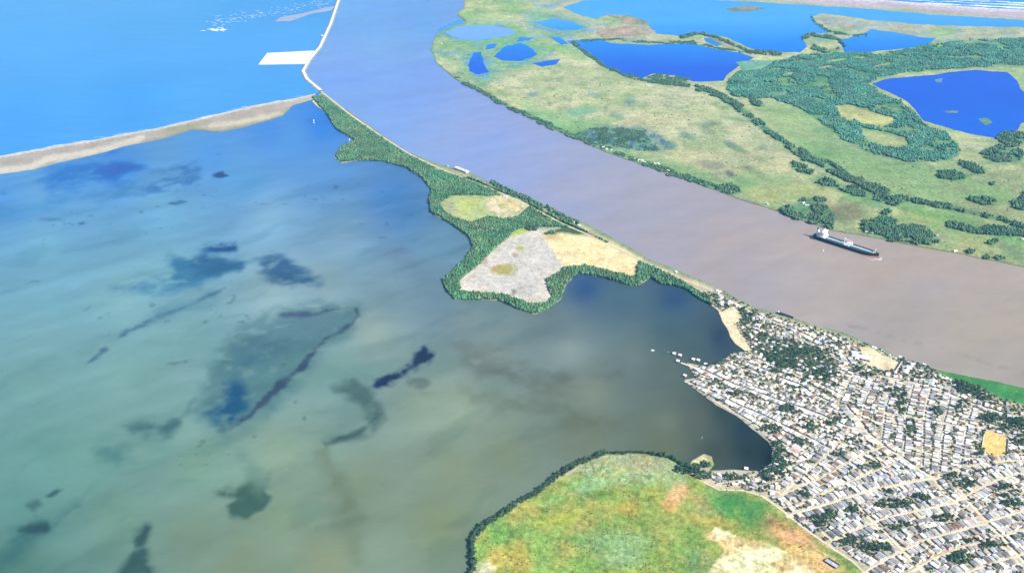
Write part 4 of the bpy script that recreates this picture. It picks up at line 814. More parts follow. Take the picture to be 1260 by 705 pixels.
# ------------------------------------------------------------------ the town: occupancy raster on the ground, then houses and trees
ROOFC = {'white': (0.72, 0.71, 0.68), 'pale grey': (0.54, 0.53, 0.51), 'grey': (0.33, 0.335, 0.34), 'dark grey': (0.2, 0.2, 0.205), 'cream': (0.60, 0.53, 0.40), 'rusty': (0.30, 0.19, 0.13), 'pinkish': (0.52, 0.42, 0.38), 'bluish': (0.42, 0.47, 0.53), 'lilac grey': (0.44, 0.43, 0.47)}
ROOFP = [.24, .26, .19, .07, .10, .04, .03, .03, .04]
WALLC = {'white': (0.72, 0.7, 0.66), 'cream': (0.62, 0.54, 0.4), 'pink': (0.6, 0.38, 0.34), 'green': (0.36, 0.5, 0.4), 'blue': (0.34, 0.46, 0.58), 'brick': (0.36, 0.2, 0.14)}
def tin(name, rgb):
    m, n, L, b = newmat(name); rg = n.new('ShaderNodeRGB'); rg.outputs[0].default_value = (*rgb, 1); tc = n.new('ShaderNodeTexCoord'); ob = tc.outputs['Object']
    c = mix_mul(n, L, rg.outputs[0], noise_ramp(n, L, 0.7, (0.55, 0.5, 0.45), (1.08, 1.06, 1.04), .3, .55, 5, geo_pos(n))); c = mix_mul(n, L, c, noise_ramp(n, L, 0.11, 0.74, 1.12, .35, .6, 1, geo_pos(n)))
    oi = n.new('ShaderNodeObjectInfo'); mr = n.new('ShaderNodeMapRange'); mr.inputs[3].default_value = .74; mr.inputs[4].default_value = 1.1; L.new(oi.outputs['Random'], mr.inputs[0]); c = mix_mul(n, L, c, mr.outputs[0])
    wv = n.new('ShaderNodeTexWave'); wv.inputs['Scale'].default_value = 5.0; wv.bands_direction = 'X'; L.new(ob, wv.inputs['Vector'])
    bp = n.new('ShaderNodeBump'); bp.inputs['Strength'].default_value = .25; bp.inputs['Distance'].default_value = .05; L.new(wv.outputs[0], bp.inputs['Height']); L.new(bp.outputs[0], b.inputs['Normal'])
    L.new(c, b.inputs['Base Color']); b.inputs['Roughness'].default_value = .55; b.inputs['Specular IOR Level'].default_value = .3; return m
M_ROOF = {k: tin('tin_'+k.replace(' ', '_'), v) for k, v in ROOFC.items()}
M_WALL = {k: plain('plaster_'+k, v, .9, rnd=.15) for k, v in WALLC.items()}
M_OPEN = plain('dark_opening', (0.05, 0.045, 0.04), .8)
DIMS = [(5.6, 8, 2.7, 'gable'), (6.2, 10, 2.8, 'gable'), (6.6, 12, 2.9, 'gable'), (7.0, 14, 3.0, 'gable'), (7.6, 12, 3.1, 'shed'), (6.0, 9, 2.7, 'shed'), (6.8, 13, 3.0, 'shed'), (8.2, 11, 3.3, 'flat'), (7.0, 15, 3.0, 'gable'), (8.0, 10, 3.0, 'hip'), (5.0, 6, 2.5, 'shed'), (7.2, 9, 5.6, 'flat'), (5.4, 7, 2.6, 'gable'), (6.4, 16, 3.0, 'shed')]
def house_geo(di):
    """front faces -Y (the street); returns wall polygons and roof polygons"""
    wd, dp, h, kind = DIMS[di]; x, y = wd/2, dp/2; W = MB(); Q = MB()
    def quad(a, b, hz0=-.4):
        W.poly([(*a, hz0), (*b, hz0), (*b, h), (*a, h)], 0)
    c = [(-x, -y), (x, -y), (x, y), (-x, y)]
    for i in range(4): quad(c[i], c[(i+1) % 4])
    e = 0.02
    W.poly([(-.5, -y-e, 0), (.5, -y-e, 0), (.5, -y-e, 2.1), (-.5, -y-e, 2.1)], 1)
    for sx in (-1, 1):
        cx = sx*x*.58; W.poly([(cx-.5, -y-e, 1), (cx+.5, -y-e, 1), (cx+.5, -y-e, 1.9), (cx-.5, -y-e, 1.9)], 1)
        W.poly([(sx*(x+e), -.6*sx, 1), (sx*(x+e), .6*sx, 1), (sx*(x+e), .6*sx, 1.9), (sx*(x+e), -.6*sx, 1.9)], 1)
    o = .45; X, Y = x+o, y+o; t = .12
    def slab(p):
        n = len(p); Q.poly(p, 0); Q.poly([(a, b, cz-t) for a, b, cz in p[::-1]], 0)
        for i in range(n):
            a, b = p[i], p[(i+1) % n]; Q.poly([(a[0], a[1], a[2]-t), (b[0], b[1], b[2]-t), b, a], 0)
    if kind == 'gable':
        r = h+wd*.20
        for s in (-1, 1):
            W.poly([(-x, s*y, h), (x, s*y, h), (0, s*y, r-.12)][::-s], 0)
        k = (r-h)/x; z0 = h-o*k+.1
        slab([(-X, -Y, z0), (0, -Y, r+.1), (0, Y, r+.1), (-X, Y, z0)][::-1]); slab([(X, -Y, z0), (X, Y, z0), (0, Y, r+.1), (0, -Y, r+.1)])
    elif kind == 'shed':
        r = h+.9; W.poly([(-x, y, h), (-x, y, r), (-x, -y, h)], 0); W.poly([(x, y, h), (x, -y, h), (x, y, r)], 0); W.poly([(x, y, h), (x, y, r), (-x, y, r), (-x, y, h)][::-1], 0)
        slab([(-X, -Y, h+.0), (X, -Y, h+.0), (X, Y, r+.12), (-X, Y, r+.12)])
    elif kind == 'hip':
        r = h+1.3; q = y-x*.8 if y > x*.8 else .3; z0 = h
        slab([(-X, -Y, z0), (X, -Y, z0), (0, -q, r)]); slab([(X, Y, z0), (-X, Y, z0), (0, q, r)]); slab([(X, -Y, z0), (X, Y, z0), (0, q, r), (0, -q, r)]); slab([(-X, Y, z0), (-X, -Y, z0), (0, -q, r), (0, q, r)])
    else:
        slab([(-x-.1, -y-.1, h+.06), (x+.1, -y-.1, h+.06), (x+.1, y+.1, h+.06), (-x-.1, y+.1, h+.06)])
        for a, b in (((-x-.1, -y-.1), (x+.1, -y+.1)), ((-x-.1, y-.1), (x+.1, y+.1)), ((-x-.1, -y+.1), (-x+.1, y-.1)), ((x-.1, -y+.1), (x+.1, y-.1))): Q.box(a[0], b[0], a[1], b[1], h+.065, h+.55, 0)
        Q.box(x*.2, x*.2+1.3, y*.3, y*.3+1.3, h+.07, h+1.3, 0, .9)         # water tank
    return W, Q
HGEO = [house_geo(i) for i in range(len(DIMS))]
_hc = {}
def house_meshes(di, wc, rc):
    if ('w', di, wc) not in _hc: _hc['w', di, wc] = HGEO[di][0].mesh('house_wall', [M_WALL[wc], M_OPEN])
    if ('r', di, rc) not in _hc: _hc['r', di, rc] = HGEO[di][1].mesh('house_roof', [M_ROOF[rc]])
    return _hc['w', di, wc], _hc['r', di, rc]
OX0, OY0, OX1, OY1 = 60, 850, 1420, 2700
OCC = np.zeros((OY1-OY0, OX1-OX0), np.uint8)
yy, xx = np.mgrid[OY0:OY1, OX0:OX1]; tpx, tpy = toPX(xx+.5, yy+.5)
LANDOK = inside(wiggle(LAND, 2.6, 0.7), tpx, tpy); INTOWN = inside(TOWN, tpx, tpy) & LANDOK
OCC[~LANDOK] = 9
for s_ in SANDY+[PITCH_PX]: OCC[inside(s_, tpx, tpy)] = 2
OCC[inside([(1150, 454), (1175, 461), (1200, 463), (1300, 485), (1300, 512), (1262, 500), (1230, 492), (1205, 478), (1180, 470), (1160, 464)], tpx, tpy)] = 2
def gline(ln, step=1.0):
    q = np.asarray(ln, float); gx, gy = P(q[:, 0], q[:, 1]); p = np.stack([gx, gy], 1); out = []
    for a, b in zip(p[:-1], p[1:]):
        n = max(1, int(np.hypot(*(b-a))/step)); out += [a+(b-a)*t/n for t in range(n)]
    out.append(p[-1]); return np.array(out)
GL = {}
def stamp_disc(x, y, r, v):
    i0, i1 = int(y-r-OY0), int(y+r-OY0)+1; j0, j1 = int(x-r-OX0), int(x+r-OX0)+1
    if i0 < 0 or j0 < 0 or i1 >= OCC.shape[0] or j1 >= OCC.shape[1]: return
    a, b = np.mgrid[i0:i1, j0:j1]; k = (a+.5+OY0-y)**2+(b+.5+OX0-x)**2 < r*r; sub = OCC[i0:i1, j0:j1]; sub[k & (sub == 0)] = v
for key, ln, wd, dr, rows, desc in LANES:
    g = gline(ln); GL[key] = g
    for x, y in g: stamp_disc(x, y, wd/2+.3, 1)
def rect_cells(cx, cy, w_, d_, yaw):
    u = np.arange(-w_/2, w_/2+.01, .8); v = np.arange(-d_/2, d_/2+.01, .8); U, V = np.meshgrid(u, v); c, s = math.cos(yaw), math.sin(yaw)
    X = cx+U*c-V*s; Y = cy+U*s+V*c; i = (Y-OY0).astype(int).ravel(); j = (X-OX0).astype(int).ravel()
    return i, j
def free_rect(cx, cy, w_, d_, yaw, mark=True):
    i, j = rect_cells(cx, cy, w_, d_, yaw)
    if i.min() < 0 or j.min() < 0 or i.max() >= OCC.shape[0] or j.max() >= OCC.shape[1]: return False
    if OCC[i, j].any() or not INTOWN[i, j].all(): return False
    if mark: OCC[i, j] = 3
    return True
HOUSES = []; TREEPTS = []
rnd = random.Random(11)
ROOFG = [.13, .24, .29, .14, .06, .04, .02, .04, .04]
def pick_roof(x=None, y=None):
    low = x is not None and toPX(x, y)[1] > 585+rnd.gauss(0, 25)
    return rnd.choices(list(ROOFC), ROOFG if low else ROOFP)[0]
def pick_wall(): return rnd.choices(list(WALLC), [.45, .22, .09, .08, .08, .08])[0]
def put_tree(x, y, r, place, kind='tree', need=0.55):
    i, j = int(y-OY0), int(x-OX0)
    if not (0 <= i < OCC.shape[0] and 0 <= j < OCC.shape[1]): return False
    rr = max(1, int(r*need)); s = OCC[max(0, i-rr):i+rr+1, max(0, j-rr):j+rr+1]
    if s.any(): return False
    stamp_disc(x, y, r*.62, 4); TREEPTS.append((x, y, r, place, kind)); return True
CLUST = [(868, 573, 5, 5, 7, 'on the sand spit'), (858, 576, 5, 3, 5, 'on the sand spit'), (1008, 436, 20, 10, 26, 'in the grove among northern houses'), (968, 440, 24, 12, 40, 'in the grove among northern houses'), (1015, 462, 14, 9, 16, 'in the grove among northern houses'), (918, 388, 12, 6, 9, 'among the huts near the sand beach'),
  (955, 560, 10, 14, 22, 'in the thicket at the bay corner'), (948, 585, 10, 10, 20, 'in the thicket at the bay corner'), (965, 578, 8, 8, 9, 'in the thicket at the bay corner'), (1006, 643, 10, 7, 13, 'in yards above the green field'), (1022, 636, 9, 5, 9, 'in yards above the green field'), (1048, 628, 8, 6, 9, 'in yards below the central street'), (1100, 622, 26, 5, 22, 'in yards below the central street'),
  (1130, 616, 14, 6, 10, 'in yards below the central street'), (1046, 668, 14, 7, 12, 'in yards beside the green field'), (1075, 676, 22, 5, 18, 'in yards by the wide slanting street'), (1105, 650, 20, 3, 9, 'behind the houses of the lower streets'), (1180, 688, 16, 8, 22, 'in the big clump near bottom edge'), (1165, 640, 18, 4, 14, 'between the lower right streets'), (1210, 670, 18, 4, 14, 'between the lower right streets'),
  (1185, 598, 14, 6, 16, 'between slanting streets below the pitch'), (1168, 588, 7, 6, 10, 'between slanting streets below the pitch'), (1235, 602, 10, 5, 10, 'near the right edge below the pitch'), (1245, 622, 14, 4, 10, 'near the right edge below the pitch'), (1190, 478, 16, 9, 30, 'in the wood by the river reeds'), (1212, 489, 12, 7, 18, 'in the wood by the river reeds'), (1216, 517, 12, 6, 16, 'above the sandy pitch'), (1246, 524, 14, 8, 22, 'above the sandy pitch'), (1252, 545, 9, 6, 12, 'right of the sandy pitch'), (1205, 556, 4, 7, 7, 'left of the sandy pitch'),
  (1112, 500, 8, 14, 18, 'between the vertical lanes'), (1118, 530, 7, 12, 12, 'between the vertical lanes'), (1098, 486, 5, 7, 9, 'between the vertical lanes'), (1153, 508, 5, 6, 9, 'between the vertical lanes'), (1052, 456, 10, 4, 9, 'below the sandy yard'), (1070, 463, 8, 4, 8, 'below the sandy yard'), (1180, 500, 12, 5, 9, 'below the river wood'),
  (968, 505, 9, 5, 10, 'between the pier streets'), (950, 530, 10, 6, 12, 'between the pier streets'), (1000, 526, 7, 5, 7, 'between the pier streets'), (884, 472, 8, 4, 6, 'near the pier'), (905, 487, 8, 4, 6, 'between the pier streets'), (1025, 520, 10, 4, 8, 'between the pier streets'), (985, 545, 8, 4, 6, 'between the pier streets'), (960, 455, 14, 4, 10, 'along the lanes below the beach'),
  (1035, 560, 8, 4, 6, 'above the central street'), (1075, 575, 8, 4, 6, 'above the central street'), (1050, 545, 10, 4, 6, 'above the central street'), (1090, 605, 6, 3, 3, 'above the central street'), (990, 612, 6, 4, 4, 'above the central street'), (865, 586, 10, 5, 10, 'behind the sand spit'), (846, 580, 14, 5, 22, 'at the field top right corner'), (905, 590, 16, 3, 8, 'by the bay houses above the field'), (870, 366, 6, 3, 10, 'at the neck of the peninsula')]
for cx, cy, rx, ry, n, pl in CLUST:
    n = int(n*1.25)
    for t in range(n*3):
        a = rnd.uniform(0, 6.283); q = math.sqrt(rnd.random()); x, y = G(cx+rx*q*math.cos(a), cy+ry*q*math.sin(a))
        if put_tree(x, y, rnd.uniform(2.6, 5.6), pl, need=.4): n -= 1
        if n <= 0: break
def lane_yaw(key, x, y):
    g = GL[key]; d = np.hypot(g[:, 0]-x, g[:, 1]-y); k = int(d.argmin()); k2 = min(k+1, len(g)-1); k1 = max(k2-1, 0)
    return math.atan2(g[k2, 1]-g[k1, 1], g[k2, 0]-g[k1, 0]), float(d[k]), k, g[k]
def choose_dim(dmin, dmax):
    c = [i for i, (a, b, h, k) in enumerate(DIMS) if dmin <= b <= dmax]; return rnd.choice(c or [0])
for key, ln, wd, dr, rows, desc in LANES:
    g = GL[key]; n = len(g)
    for side in (1, -1):
        for row in range(rows):
            s = rnd.uniform(1, 4)
            while s < n-4:
                di = choose_dim(*dr) if row == 0 else choose_dim(6, 10); w_, d_ = DIMS[di][:2]; k = min(int(s+w_/2), n-2)
                t = g[k+1]-g[k]; yaw = math.atan2(t[1], t[0]); nx, ny = -math.sin(yaw)*side, math.cos(yaw)*side
                off = wd/2+rnd.uniform(.4, 2.0)+d_/2+(0 if row == 0 else dr[1]+rnd.uniform(1, 5))
                cx, cy = g[k, 0]+nx*off, g[k, 1]+ny*off
                yw = yaw if side > 0 else yaw+math.pi
                yw += rnd.gauss(0, .035)
                if rnd.random() < (.30 if key in ('N1', 'N2', 'A00', 'H1') else .07): s += w_*rnd.uniform(.6, 1.2); continue
                if free_rect(cx, cy, w_+.1, d_+.1, yw):
                    HOUSES.append([cx, cy, yw, di, pick_wall(), pick_roof(cx, cy), key, side, 'front' if row == 0 else 'back', s]); s += w_+rnd.choice([.25, .35, .5, .6, .8, 1.8])
                else: s += 2.0
# fill the yards with back houses, sheds and trees
ys, xs = np.nonzero(INTOWN & (OCC == 0)); order = RNG.permutation(len(ys))
keys = list(GL)
coarse = {k: GL[k][::6] for k in keys}
for q in order[:24000]:
    x, y = xs[q]+OX0+.5, ys[q]+OY0+.5
    if OCC[ys[q], xs[q]]: continue
    k = min(keys, key=lambda kk: float(((coarse[kk]-(x, y))**2).sum(1).min()))
    yaw, dist, idx, gp = lane_yaw(k, x, y)
    side = 1 if (x-gp[0])*-math.sin(yaw)+(y-gp[1])*math.cos(yaw) > 0 else -1
    if rnd.random() < ((.60 if dist < 60 else .25) if k not in ('N1', 'N2', 'A00', 'H1') else .3):
        di = rnd.choice([0, 5, 10, 12, 0, 5, 1, 12, 10]); w_, d_ = DIMS[di][:2]; yw = yaw+(0 if rnd.random() < .7 else math.pi/2)+(0 if side > 0 else math.pi)
        if free_rect(x, y, w_+.2, d_+.2, yw): HOUSES.append([x, y, yw, di, pick_wall(), pick_roof(x, y), k, side, 'yard', idx])
    elif rnd.random() < .62:
        put_tree(x, y, rnd.uniform(1.8, 4.4), ('lane', k, side, idx), 'tree' if rnd.random() < .9 else 'palm')
# tree rows: the field's lagoon shore, and the beds of the bay
shore = wiggle([(572, 720), (581, 702), (580, 668), (593, 647), (627, 625), (660, 606), (684, 587), (714, 570), (743, 558), (790, 557), (824, 563), (845, 575), (860, 584)], 1.2, .7, False)
gs = gline([tuple(v) for v in shore[:-1]], 1.0); s = 0; prev = None
while s < len(gs)-1:
    x, y = gs[int(s)]; a, b = toPX(x, y); dens = 1.0
    r = rnd.uniform(2.8, 5.0)
    if 745 < a < 800: r *= .62
    pl = 'on the left lagoon shore of the green field' if b > 640 else ('on the slanting lagoon shore of the green field' if a < 712 else 'on the top lagoon shore of the green field')
    TREEPTS.append((x+rnd.uniform(-1, 1), y+rnd.uniform(-2, .5), r, pl, 'tree'))
    if rnd.random() < (.85 if not 745 < a < 800 else .3): TREEPTS.append((x+rnd.uniform(3, 7), y-rnd.uniform(2, 7), rnd.uniform(2.2, 4.4), pl, 'tree'))
    s += r*rnd.uniform(.8, 1.35)
NUMW = ['', 'first', 'second', 'third', 'fourth', 'fifth', 'sixth', 'seventh', 'eighth', 'ninth', 'tenth', 'eleventh', 'twelfth', 'thirteenth', 'fourteenth', 'fifteenth', 'sixteenth', 'seventeenth', 'eighteenth', 'nineteenth']
TENS = {2: ('twenty', 'twentieth'), 3: ('thirty', 'thirtieth'), 4: ('forty', 'fortieth'), 5: ('fifty', 'fiftieth'), 6: ('sixty', 'sixtieth'), 7: ('seventy', 'seventieth'), 8: ('eighty', 'eightieth'), 9: ('ninety', 'ninetieth')}
def ordw(n):
    if n < 20: return NUMW[n]
    if n >= 100: return 'hundred-and-'+ordw(n-100) if n > 100 else 'hundredth'
    a, b = TENS[n//10]; return b if n % 10 == 0 else a+'-'+NUMW[n % 10]
DESC = {l[0]: l[5] for l in LANES}
def depth_of(x, y): return y*CT+CAM_H*ST
def in_frame(x, y, m=0):
    a, b = toPX(x, y); return -m < a < 1260+m and -m < b < 705+m
HOUSES = [h for h in HOUSES if in_frame(h[0], h[1], 150)]
vis = sorted([h for h in HOUSES if in_frame(h[0], h[1], 2)], key=lambda h: depth_of(h[0], h[1])-12*DIMS[h[3]][0]*0)
NAMED = vis[:300]; ids = {id(h) for h in NAMED}; REST = [h for h in HOUSES if id(h) not in ids]
def up_side(h):
    g = GL[h[6]]; return 'upper' if toPX(h[0], h[1])[1] < toPX(*g[min(int(h[9]), len(g)-1)])[1] else 'lower'
grp = {}
for h in NAMED: grp.setdefault((h[6], up_side(h), h[8], h[5]), []).append(h)
for (key, sd, row, rc), hs in grp.items():
    hs.sort(key=lambda h: toPX(h[0], h[1])[0])
    for i, h in enumerate(hs):
        what = {'front': 'house fronting', 'back': 'back-row house behind', 'yard': 'small yard house off'}[row]
        d = DESC[key]
        if d.startswith('the '): d = d[4:]
        o_ = 'only' if len(hs) == 1 else ordw(i+1)
        frm = '' if len(hs) == 1 else ' from left'
        h.append(f"{o_} {rc}-roofed {what} {d}, {sd} side{frm}".replace('pale grey-roofed', 'pale-grey-roofed').replace('lilac grey-roofed', 'lilac-grey-roofed').replace('dark grey-roofed', 'dark-grey-roofed'))
for h in NAMED:
    x, y, yw, di, wc, rc, key, side, row, s_, lab = h
    t = thing('house', lab, 'house', (x, y, 1.55), yw, 'small tin-roofed houses of the riverside town')
    wm, rm = house_meshes(di, wc, rc); link('wall', wm, t); link('roof', rm, t)
def merge_houses(name, hs):
    mats = list(M_WALL.values())+[M_OPEN]+list(M_ROOF.values()); wi = {k: i for i, k in enumerate(M_WALL)}; oi = len(wi); ri = {k: oi+1+i for i, k in enumerate(M_ROOF)}
    V = []; T = []; Qd = []; TM = []; QM = []; b = 0
    for x, y, yw, di, wc, rc, *_ in hs:
        c, s = math.cos(yw), math.sin(yw)
        for mb, f in ((HGEO[di][0], lambda m: wi[wc] if m == 0 else oi), (HGEO[di][1], lambda m: ri[rc])):
            A = np.array(mb.V); V.append(np.stack([A[:, 0]*c-A[:, 1]*s+x, A[:, 0]*s+A[:, 1]*c+y, A[:, 2]+1.55], 1))
            for fc, m in zip(mb.F, mb.M):
                if len(fc) == 3: T.append([v+b for v in fc]); TM.append(f(m))
                elif len(fc) == 4: Qd.append([v+b for v in fc]); QM.append(f(m))
            b += len(A)
    return link(name, raw_mesh(name, np.concatenate(V), [np.array(T), np.array(Qd)], mats, False, None, TM+QM))
tag(merge_houses('houses', REST), 'crowded mass of pale tin-roofed houses filling the upper town', 'houses', kind='stuff')
TREEPTS = [t for t in TREEPTS if in_frame(t[0], t[1], 150)]
tv = sorted([t for t in TREEPTS if in_frame(t[0], t[1], 1)], key=lambda t: depth_of(t[0], t[1])-60*t[2])
TN = tv[:300]; tid = {id(t) for t in TN}; TR = [t for t in TREEPTS if id(t) not in tid]
tg = {}
SHORT = {'L2': 'the central street', 'L3': 'second central street', 'L4': 'the lower right street', 'L5': 'the second lowest street', 'L6': 'the lowest street', 'X2': 'the bottom slanting street', 'X3': 'the middle slanting street', 'X4': 'the rightmost slanting street', 'X0': 'the field track', 'X1': 'the field back street', 'L1': 'the upper rising street', 'L1b': 'the upper central lane', 'L0': 'the bay corner street', 'H3': 'the street under the pitch'}
for l in LANES: SHORT.setdefault(l[0], l[5])
def tplace(t):
    if isinstance(t[3], str): return t[3]
    _, k, side, idx = t[3]; d = SHORT[k]; g = GL[k]; return f"{'above' if toPX(t[0], t[1])[1] < toPX(*g[min(int(idx), len(g)-1)])[1] else 'below'} {d}"
for t in TN:
    size = 'large' if t[2] > 3.6 else ('small' if t[2] < 2.4 else 'middling'); tg.setdefault((tplace(t), size, t[4]), []).append(t)
for (pl, size, kd), ts in tg.items():
    ts.sort(key=lambda t: toPX(t[0], t[1])[0])
    for i, t in enumerate(ts):
        x, y, r = t[:3]; nm = 'palm_tree' if kd == 'palm' else 'tree'; word = 'green palm' if kd == 'palm' else 'leafy green tree'
        nth = 'only' if len(ts) == 1 else ordw(i+1)
        frm = '' if len(ts) == 1 else ', from left'
        e = thing(nm, f"{nth} {size} {word} {pl}{frm}", 'tree', (x, y, 1.5), rnd.uniform(0, 6.28), 'trees of the town and field shore')
        cm, tm = rnd.choice(PALM if kd == 'palm' else TREES); sc = r/3.4 if kd != 'palm' else r/2.6
        e.scale = (sc, sc, sc*rnd.uniform(.85, 1.1)); link('trunk', tm, e); link('crown', cm, e)
def merge_trees(name, ts):
    V = []; Fs = []; Cc = []; b = 0
    for x, y, r, pl, kd in ts:
        me = rnd.choice(TREES)[0]; n = len(me.vertices); co = np.empty(n*3, np.float32); me.vertices.foreach_get('co', co); co = co.reshape(-1, 3)*(r/3.4)
        a = rnd.uniform(0, 6.28); c, s = math.cos(a), math.sin(a); V.append(np.stack([co[:, 0]*c-co[:, 1]*s+x, co[:, 0]*s+co[:, 1]*c+y, co[:, 2]+1.5], 1))
        f = np.empty(len(me.polygons)*3, np.int32); me.polygons.foreach_get('vertices', f); Fs.append(f.reshape(-1, 3)+b); b += n
        cl = np.empty(n*4, np.float32); me.attributes['col'].data.foreach_get('color', cl); Cc.append(cl.reshape(-1, 4)[:, :3]*rnd.uniform(.7, 1.35))
    return link(name, raw_mesh(name, np.concatenate(V), np.concatenate(Fs), [M_LEAF], False, {'col': np.concatenate(Cc)}))
tag(merge_trees('town_trees', TR), 'dark green trees among the houses of the upper town', 'trees', kind='stuff')
print('houses', len(HOUSES), 'trees', len(TREEPTS))
#--PART3--
# ------------------------------------------------------------------ the tanker
M_HULL = plain('black_hull_paint', (0.012, 0.018, 0.038), .5, var=.3, scale=.1)
M_BOOT = plain('red_boot_paint', (0.5, 0.09, 0.07), .6)
M_DECK = plain('blue_green_deck', (0.055, 0.10, 0.125), .8, var=.3, scale=.15)
M_WHITE = plain('white_ship_paint', (0.8, 0.8, 0.78), .5, var=.08)
M_PIPE = plain('grey_pipework', (0.55, 0.58, 0.58), .5)
M_GLASS = plain('dark_windows', (0.02, 0.03, 0.04), .2)
def build_ship():
    L, B = 184.0, 28.0
    sx, sy = G(1003, 292); bx, by = G(1081, 317); yaw = math.atan2(by-sy, bx-sx)
    t = thing('tanker_ship', 'long dark-hulled tanker with white superstructure sailing on the brown river', 'ship', (sx, sy, 0.45), yaw)
    st = [(-3, .55, .30), (3, .80, .55), (14, .96, .86), (30, 1, .98), (60, 1, 1), (140, 1, 1), (158, .95, .88), (170, .74, .58), (178, .46, .28), (183, .20, .08), (186.5, .02, .01)]
    def dz(x): return 9.2+1.8*max(0, (x-150)/36)**1.5+(1.0 if x < 32 else 0)
    mb = MB(); rings = []
    for x, d, wl in st:
        z = dz(x); boot = .3+3.4*max(0, (x-90)/96)**1.4
        rings.append([(x-(1.5 if x > 178 else 0), wl*B/2, -3), (x-(1.2 if x > 178 else 0), wl*B/2, 0), (x-.8, (wl*.75+d*.25)*B/2, boot), (x, d*B/2, z), (x, d*B/2-.5, z), (x, d*B/2-.5, z-1.1)])
    for s in (1, -1):
        for a, b in zip(rings[:-1], rings[1:]):
            for k in range(5):
                q = [a[k], b[k], b[k+1], a[k+1]]; q = [(x, y*s, z) for x, y, z in q]
                mb.poly(q if s < 0 else q[::-1], 1 if k < 2 else 0)
    mb.poly([(x, y*s, z) for s, rg in ((1, rings[0][:4]), (-1, rings[0][:4][::-1])) for x, y, z in rg], 0)
    mb.build('hull', [M_HULL, M_BOOT], t)
    mb = MB(); mb.tube((178, 0, -1.0), (188.5, 0, -.2), 2.6, 10, 0, 1.0); mb.build('bulbous_bow', M_BOOT, t)
    mb = MB()
    for (xa, da, _), (xb, db, _) in zip(st[:-1], st[1:]):
        mb.poly([(xa, -da*B/2+.6, dz(xa)-1.0), (xb, -db*B/2+.6, dz(xb)-1.0), (xb, db*B/2-.6, dz(xb)-1.0), (xa, da*B/2-.6, dz(xa)-1.0)])
    dk = mb.build('deck', M_DECK, t); D = 8.2
    mb = MB()
    for k in range(13): mb.box(38+k*9.8, 38.5+k*9.8, -B/2+1.5, B/2-1.5, D+.02, D+.5)
    for y in (-8, 8): mb.box(36, 165, y-.25, y+.25, D+.02, D+.42)
    mb.build('deck_girder', M_DECK, dk)
    mb = MB()
    for k, y in enumerate((-2.6, -1.5, -.5, .5, 1.5, 2.6)): mb.tube((34, y, D+1.7), (166-2*k, y, D+1.7), .36, 7)
    for k in range(22): mb.box(36+k*6, 36.35+k*6, -3.1, 3.1, D+.02, D+1.3)
    mb.build('pipe_rack', M_PIPE, t)
    mb = MB(); mb.box(34, 172, -5.4, -4.3, D+2.6, D+2.75)
    for k in range(24): mb.box(35+k*6, 35.2+k*6, -5.2, -4.5, D+.02, D+2.6)
    mb.build('catwalk', M_WHITE, t)
    mb = MB()
    for k in range(7):
        for s in (1, -1): mb.tube((90+k*2.6, s*2, D+2.4), (90+k*2.6, s*11.4, D+2.4), .45, 7); mb.box(89.7+k*2.6, 90.3+k*2.6, s*11.4-.5, s*11.4+.5, D+.05, D+2.9)
    mb.build('manifold', M_WHITE, t)
    for x, y in ((84, 4.5), (110, -4.5)):
        mb = MB(); mb.tube((x, y, D+.02), (x, y, D+12), 1.1, 9, 0, .8); mb.box(x-1.4, x+1.4, y-1.4, y+1.4, D+11, D+13.5); cr = mb.build('crane_post', M_WHITE, t)
        mb = MB(); mb.tube((x, y, D+12.6), (x+(20 if x < 100 else -18), y, D+10.2), .75, 6, 0, .45); mb.build('crane_jib', M_WHITE, cr)
    z = 9.1; tiers = [(10, 32, 12.2, 3), (14, 30, 10.4, 3), (17, 29.5, 9.4, 3), (18, 29, 8.6, 3), (19, 29, 8.2, 3)]
    mb = MB(); gl = MB()
    for x0, x1, hw, h in tiers:
        mb.box(x0, x1, -hw, hw, z, z+h-.05); mb.box(x0-.6, x1+.8, -hw-.9, hw+.9, z+h-.04, z+h+.12)
        for k in range(9): gl.box(x1+.01, x1+.06, -hw+1+k*(2*hw-2)/8.4, -hw+2+k*(2*hw-2)/8.4, z+1.1, z+1.9)
        z += h+.15
    hs = mb.build('deckhouse', M_WHITE, t)
    mb = MB(); mb.box(22, 30.5, -7.6, 7.6, z, z+3); mb.box(24, 29.5, -14.2, -7.62, z, z+1.2); mb.box(24, 29.5, 7.62, 14.2, z, z+1.2); mb.box(21.6, 31, -8, 8, z+3.02, z+3.3); br = mb.build('bridge', M_WHITE, t)
    gl.box(30.52, 30.58, -7.3, 7.3, z+1.3, z+2.5); gl.build('window', M_GLASS, hs)
    mb = MB(); mb.tube((25, 0, z+3.3), (25, 0, z+13), .5, 7, 0, .25); mb.box(24.6, 25.4, -3.2, 3.2, z+8, z+8.5); mb.box(23.5, 26.5, -1.2, 1.2, z+6, z+6.6); mb.build('radar_mast', M_WHITE, br)
    mb = MB(); mb.box(2.5, 8.8, -3.4, 3.4, 9.1, 27, 0, .8); mb.box(3.3, 8.0, -2.6, 2.6, 27.02, 29.4, 1, .9)
    for y in (-1, 1): mb.tube((5.5, y, 29), (5, y, 31), .5, 7, 1)
    mb.build('funnel', [M_WHITE, M_HULL], t)
    for s in (1, -1):
        mb = MB(); mb.tube((14, s*13, 15.5), (21, s*13, 15.5), 1.3, 8); mb.box(14, 14.4, s*12.4-.3, s*12.4+.3, 9, 16); mb.box(20.6, 21, s*12.4-.3, s*12.4+.3, 9, 16); mb.build('lifeboat', plain('orange_paint', (.6, .2, .05), .6), t)
    mb = MB(); mb.tube((176, 0, 9), (176, 0, 23), .45, 7, 0, .25); mb.box(175.7, 176.3, -2.4, 2.4, 19, 19.5); mb.build('foremast', M_WHITE, t)
    mb = MB()
